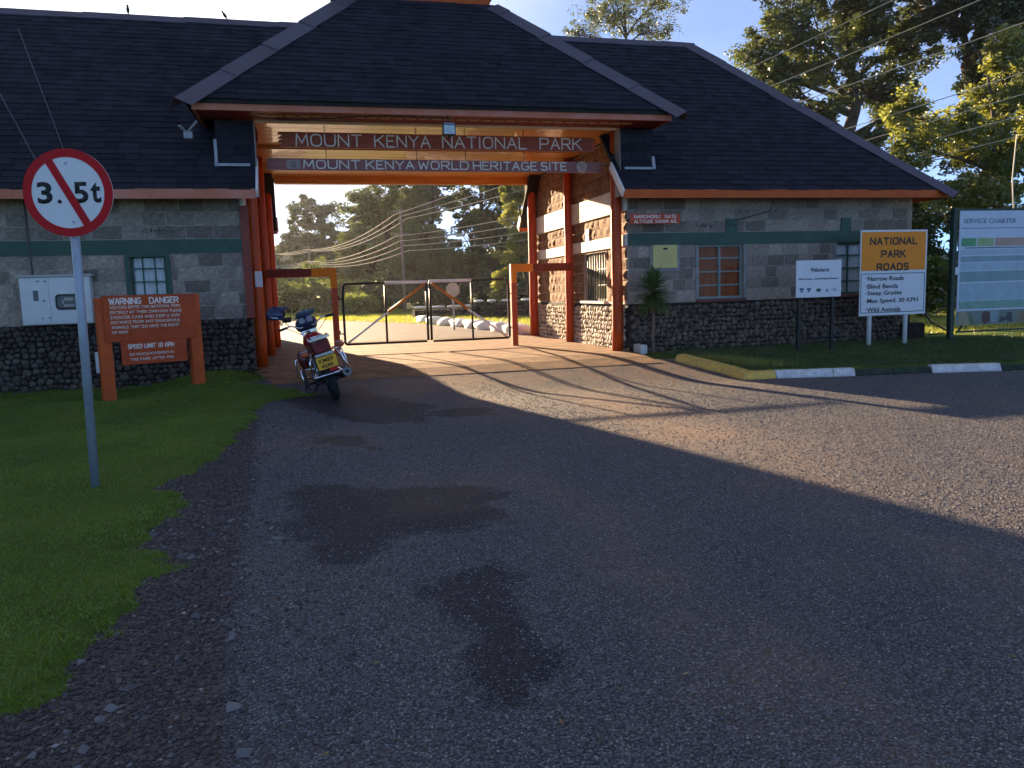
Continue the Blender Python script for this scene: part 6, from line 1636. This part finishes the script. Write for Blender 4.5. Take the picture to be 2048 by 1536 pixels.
n = 60000; X = rg.uniform(-7, 14, n); Y = rg.uniform(22.5, 62, n); k = ~((X > -9+(22-Y)*.3) & (X < np.interp(Y, [21.7, 28, 33.2, 44, 64], [6, 5.0, 4.0, -.6, -8])+.05)); X, Y = X[k], Y[k]
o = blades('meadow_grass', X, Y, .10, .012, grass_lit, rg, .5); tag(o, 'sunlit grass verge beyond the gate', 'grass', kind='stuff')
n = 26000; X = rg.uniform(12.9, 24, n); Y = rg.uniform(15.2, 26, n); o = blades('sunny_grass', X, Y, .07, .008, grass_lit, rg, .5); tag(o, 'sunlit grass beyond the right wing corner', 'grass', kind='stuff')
# loose gravel and embedded chips
def gravel(name, X, Y, s, m, rg, zoff=.3):
    n = len(X); base = np.array([[1, 0, 0], [0, 1, 0], [-1, 0, 0], [0, -1, 0], [0, 0, 1], [0, 0, -1]], float)
    F0 = np.array([[0, 1, 4], [1, 2, 4], [2, 3, 4], [3, 0, 4], [1, 0, 5], [2, 1, 5], [3, 2, 5], [0, 3, 5]])
    P_ = base[None]*(.65+.6*rg.random((n, 6, 1))); az = rg.uniform(0, 6.283, n); c, s_ = np.cos(az), np.sin(az)
    Q = np.empty_like(P_); Q[..., 0] = P_[..., 0]*c[:, None]-P_[..., 1]*s_[:, None]; Q[..., 1] = P_[..., 0]*s_[:, None]+P_[..., 1]*c[:, None]; Q[..., 2] = P_[..., 2]*.65
    Q[..., 0] += Q[..., 2]*.5*rg.normal(size=n)[:, None]
    Q *= s[:, None, None]; Q += np.stack([X, Y, zroad(X, Y)+s*zoff], 1)[:, None]
    V = Q.reshape(-1, 3); F = (np.arange(n)[:, None, None]*6+F0[None]).reshape(-1, 3)
    return link(name, np_mesh(name, V, F, m))
def gmat(name, st):
    m = bpy.data.materials.new(name); m.use_nodes = True; n = m.node_tree.nodes; l = m.node_tree.links; b = n['Principled BSDF']; b.inputs['Roughness'].default_value = .8
    g = n.new('ShaderNodeNewGeometry'); r = n.new('ShaderNodeValToRGB'); e = r.color_ramp.elements
    e[0].position, e[0].color = st[0][0], (*st[0][1], 1); e[1].position, e[1].color = st[-1][0], (*st[-1][1], 1)
    for p, c in st[1:-1]:
        q = e.new(p); q.color = (*c, 1)
    l.new(g.outputs['Random Per Island'], r.inputs[0]); l.new(r.outputs[0], b.inputs['Base Color']); return m
gr_m = gmat('loose_gravel', [(0, (.034, .026, .025)), (.5, (.075, .060, .055)), (.85, (.11, .088, .08)), (.985, (.17, .155, .145)), (1, (.35, .33, .31))])
chip_m = gmat('seal_chips', [(0, (.07, .070, .078)), (.6, (.14, .138, .148)), (.93, (.20, .195, .20)), (1, (.38, .36, .33))])
n = 60000; X = rg.uniform(-2, .1, n); Y = 2.2+9.5*rg.random(n)**1.5; k = (a_dirt(X, Y)+.35*rg.normal(size=n) > .5) & (sdf(X, Y, LAWN) < .06); X, Y = X[k], Y[k]
s = .0055+.0095*rg.random(len(X))**3+.002*(Y/6); o = gravel('verge_gravel', X, Y, s, gr_m, rg, .25); tag(o, 'loose brown gravel between lawn and asphalt', 'gravel', kind='stuff')
n = 110; X = rg.uniform(-1.5, -.3, n); Y = rg.uniform(2.3, 6, n); k = sdf(X, Y, LAWN) < -.0; s = .016+.03*rg.random(k.sum())**2.5; o = gravel('verge_pebbles', X[k], Y[k], s, gmat('pebbles', [(0, (.07, .062, .062)), (1, (.19, .18, .18))]), rg, .1); tag(o, 'larger pale pebbles half sunk in the gravel edge', 'pebbles', kind='stuff')
n = 250000; Y = 1.6+11.8*rg.random(n)**1.6; X = (-.15+rg.random(n)*1.95)*(Y+.8)-.35; s = .0036+.0030*rg.random(n)+.0003*Y; k = (rg.random(n) > a_patch(X, Y)*.97-.12) & (a_dirt(X, Y) < .5) & (rg.random(n) < 1-ss((Y-8.5)/5)*.92) & (rg.random(n) > a_dust(X, Y)*.8)
o = gravel('road_chips', X[k], Y[k], s[k], chip_m, rg, .22); tag(o, 'grey stone chips of the worn forecourt surface', 'gravel', kind='stuff')

# ------------------------------------------------------------------ morning haze
hz = MB(); hz.box(-70, 110, -8, 130, -1.4, 24); ho = hz.build('haze', None); tag(ho, 'thin morning haze over the whole place', 'haze', kind='stuff')
hm = bpy.data.materials.new('haze_air'); hm.use_nodes = True; n = hm.node_tree.nodes; n.remove(n['Principled BSDF'])
pv = n.new('ShaderNodeVolumePrincipled'); pv.inputs['Color'].default_value = (.92, .95, 1, 1); pv.inputs['Density'].default_value = .0002; pv.inputs['Anisotropy'].default_value = .55
hm.node_tree.links.new(pv.outputs[0], n['Material Output'].inputs['Volume']); ho.data.materials.clear(); ho.data.materials.append(hm)

# fallen leaves and twigs on the forecourt
n = 260; Y = 2.4+10*rg.random(n)**1.2; X = rg.uniform(-.9, 1.3, n)*(Y*.55+1)+.8; az = rg.uniform(0, 6.283, n); sz = .008+.014*rg.random(n)
u = np.stack([np.cos(az), np.sin(az), rg.uniform(-.2, .2, n)], 1); w = np.stack([-np.sin(az), np.cos(az), rg.uniform(-.3, .3, n)], 1); c = np.stack([X, Y, zroad(X, Y)+.010], 1)
V = np.stack([c-u*sz[:, None], c+w*sz[:, None]*.4, c+u*sz[:, None], c-w*sz[:, None]*.4], 1).reshape(-1, 3)
o = link('leaf_litter', np_mesh('leaf_litter', V, np.arange(n*4).reshape(-1, 4), gmat('dry_leaf', [(0, (.10, .05, .02)), (.6, (.20, .13, .05)), (1, (.32, .30, .18))]))); tag(o, 'scattered dry leaves on the forecourt', 'leaf litter', kind='stuff')
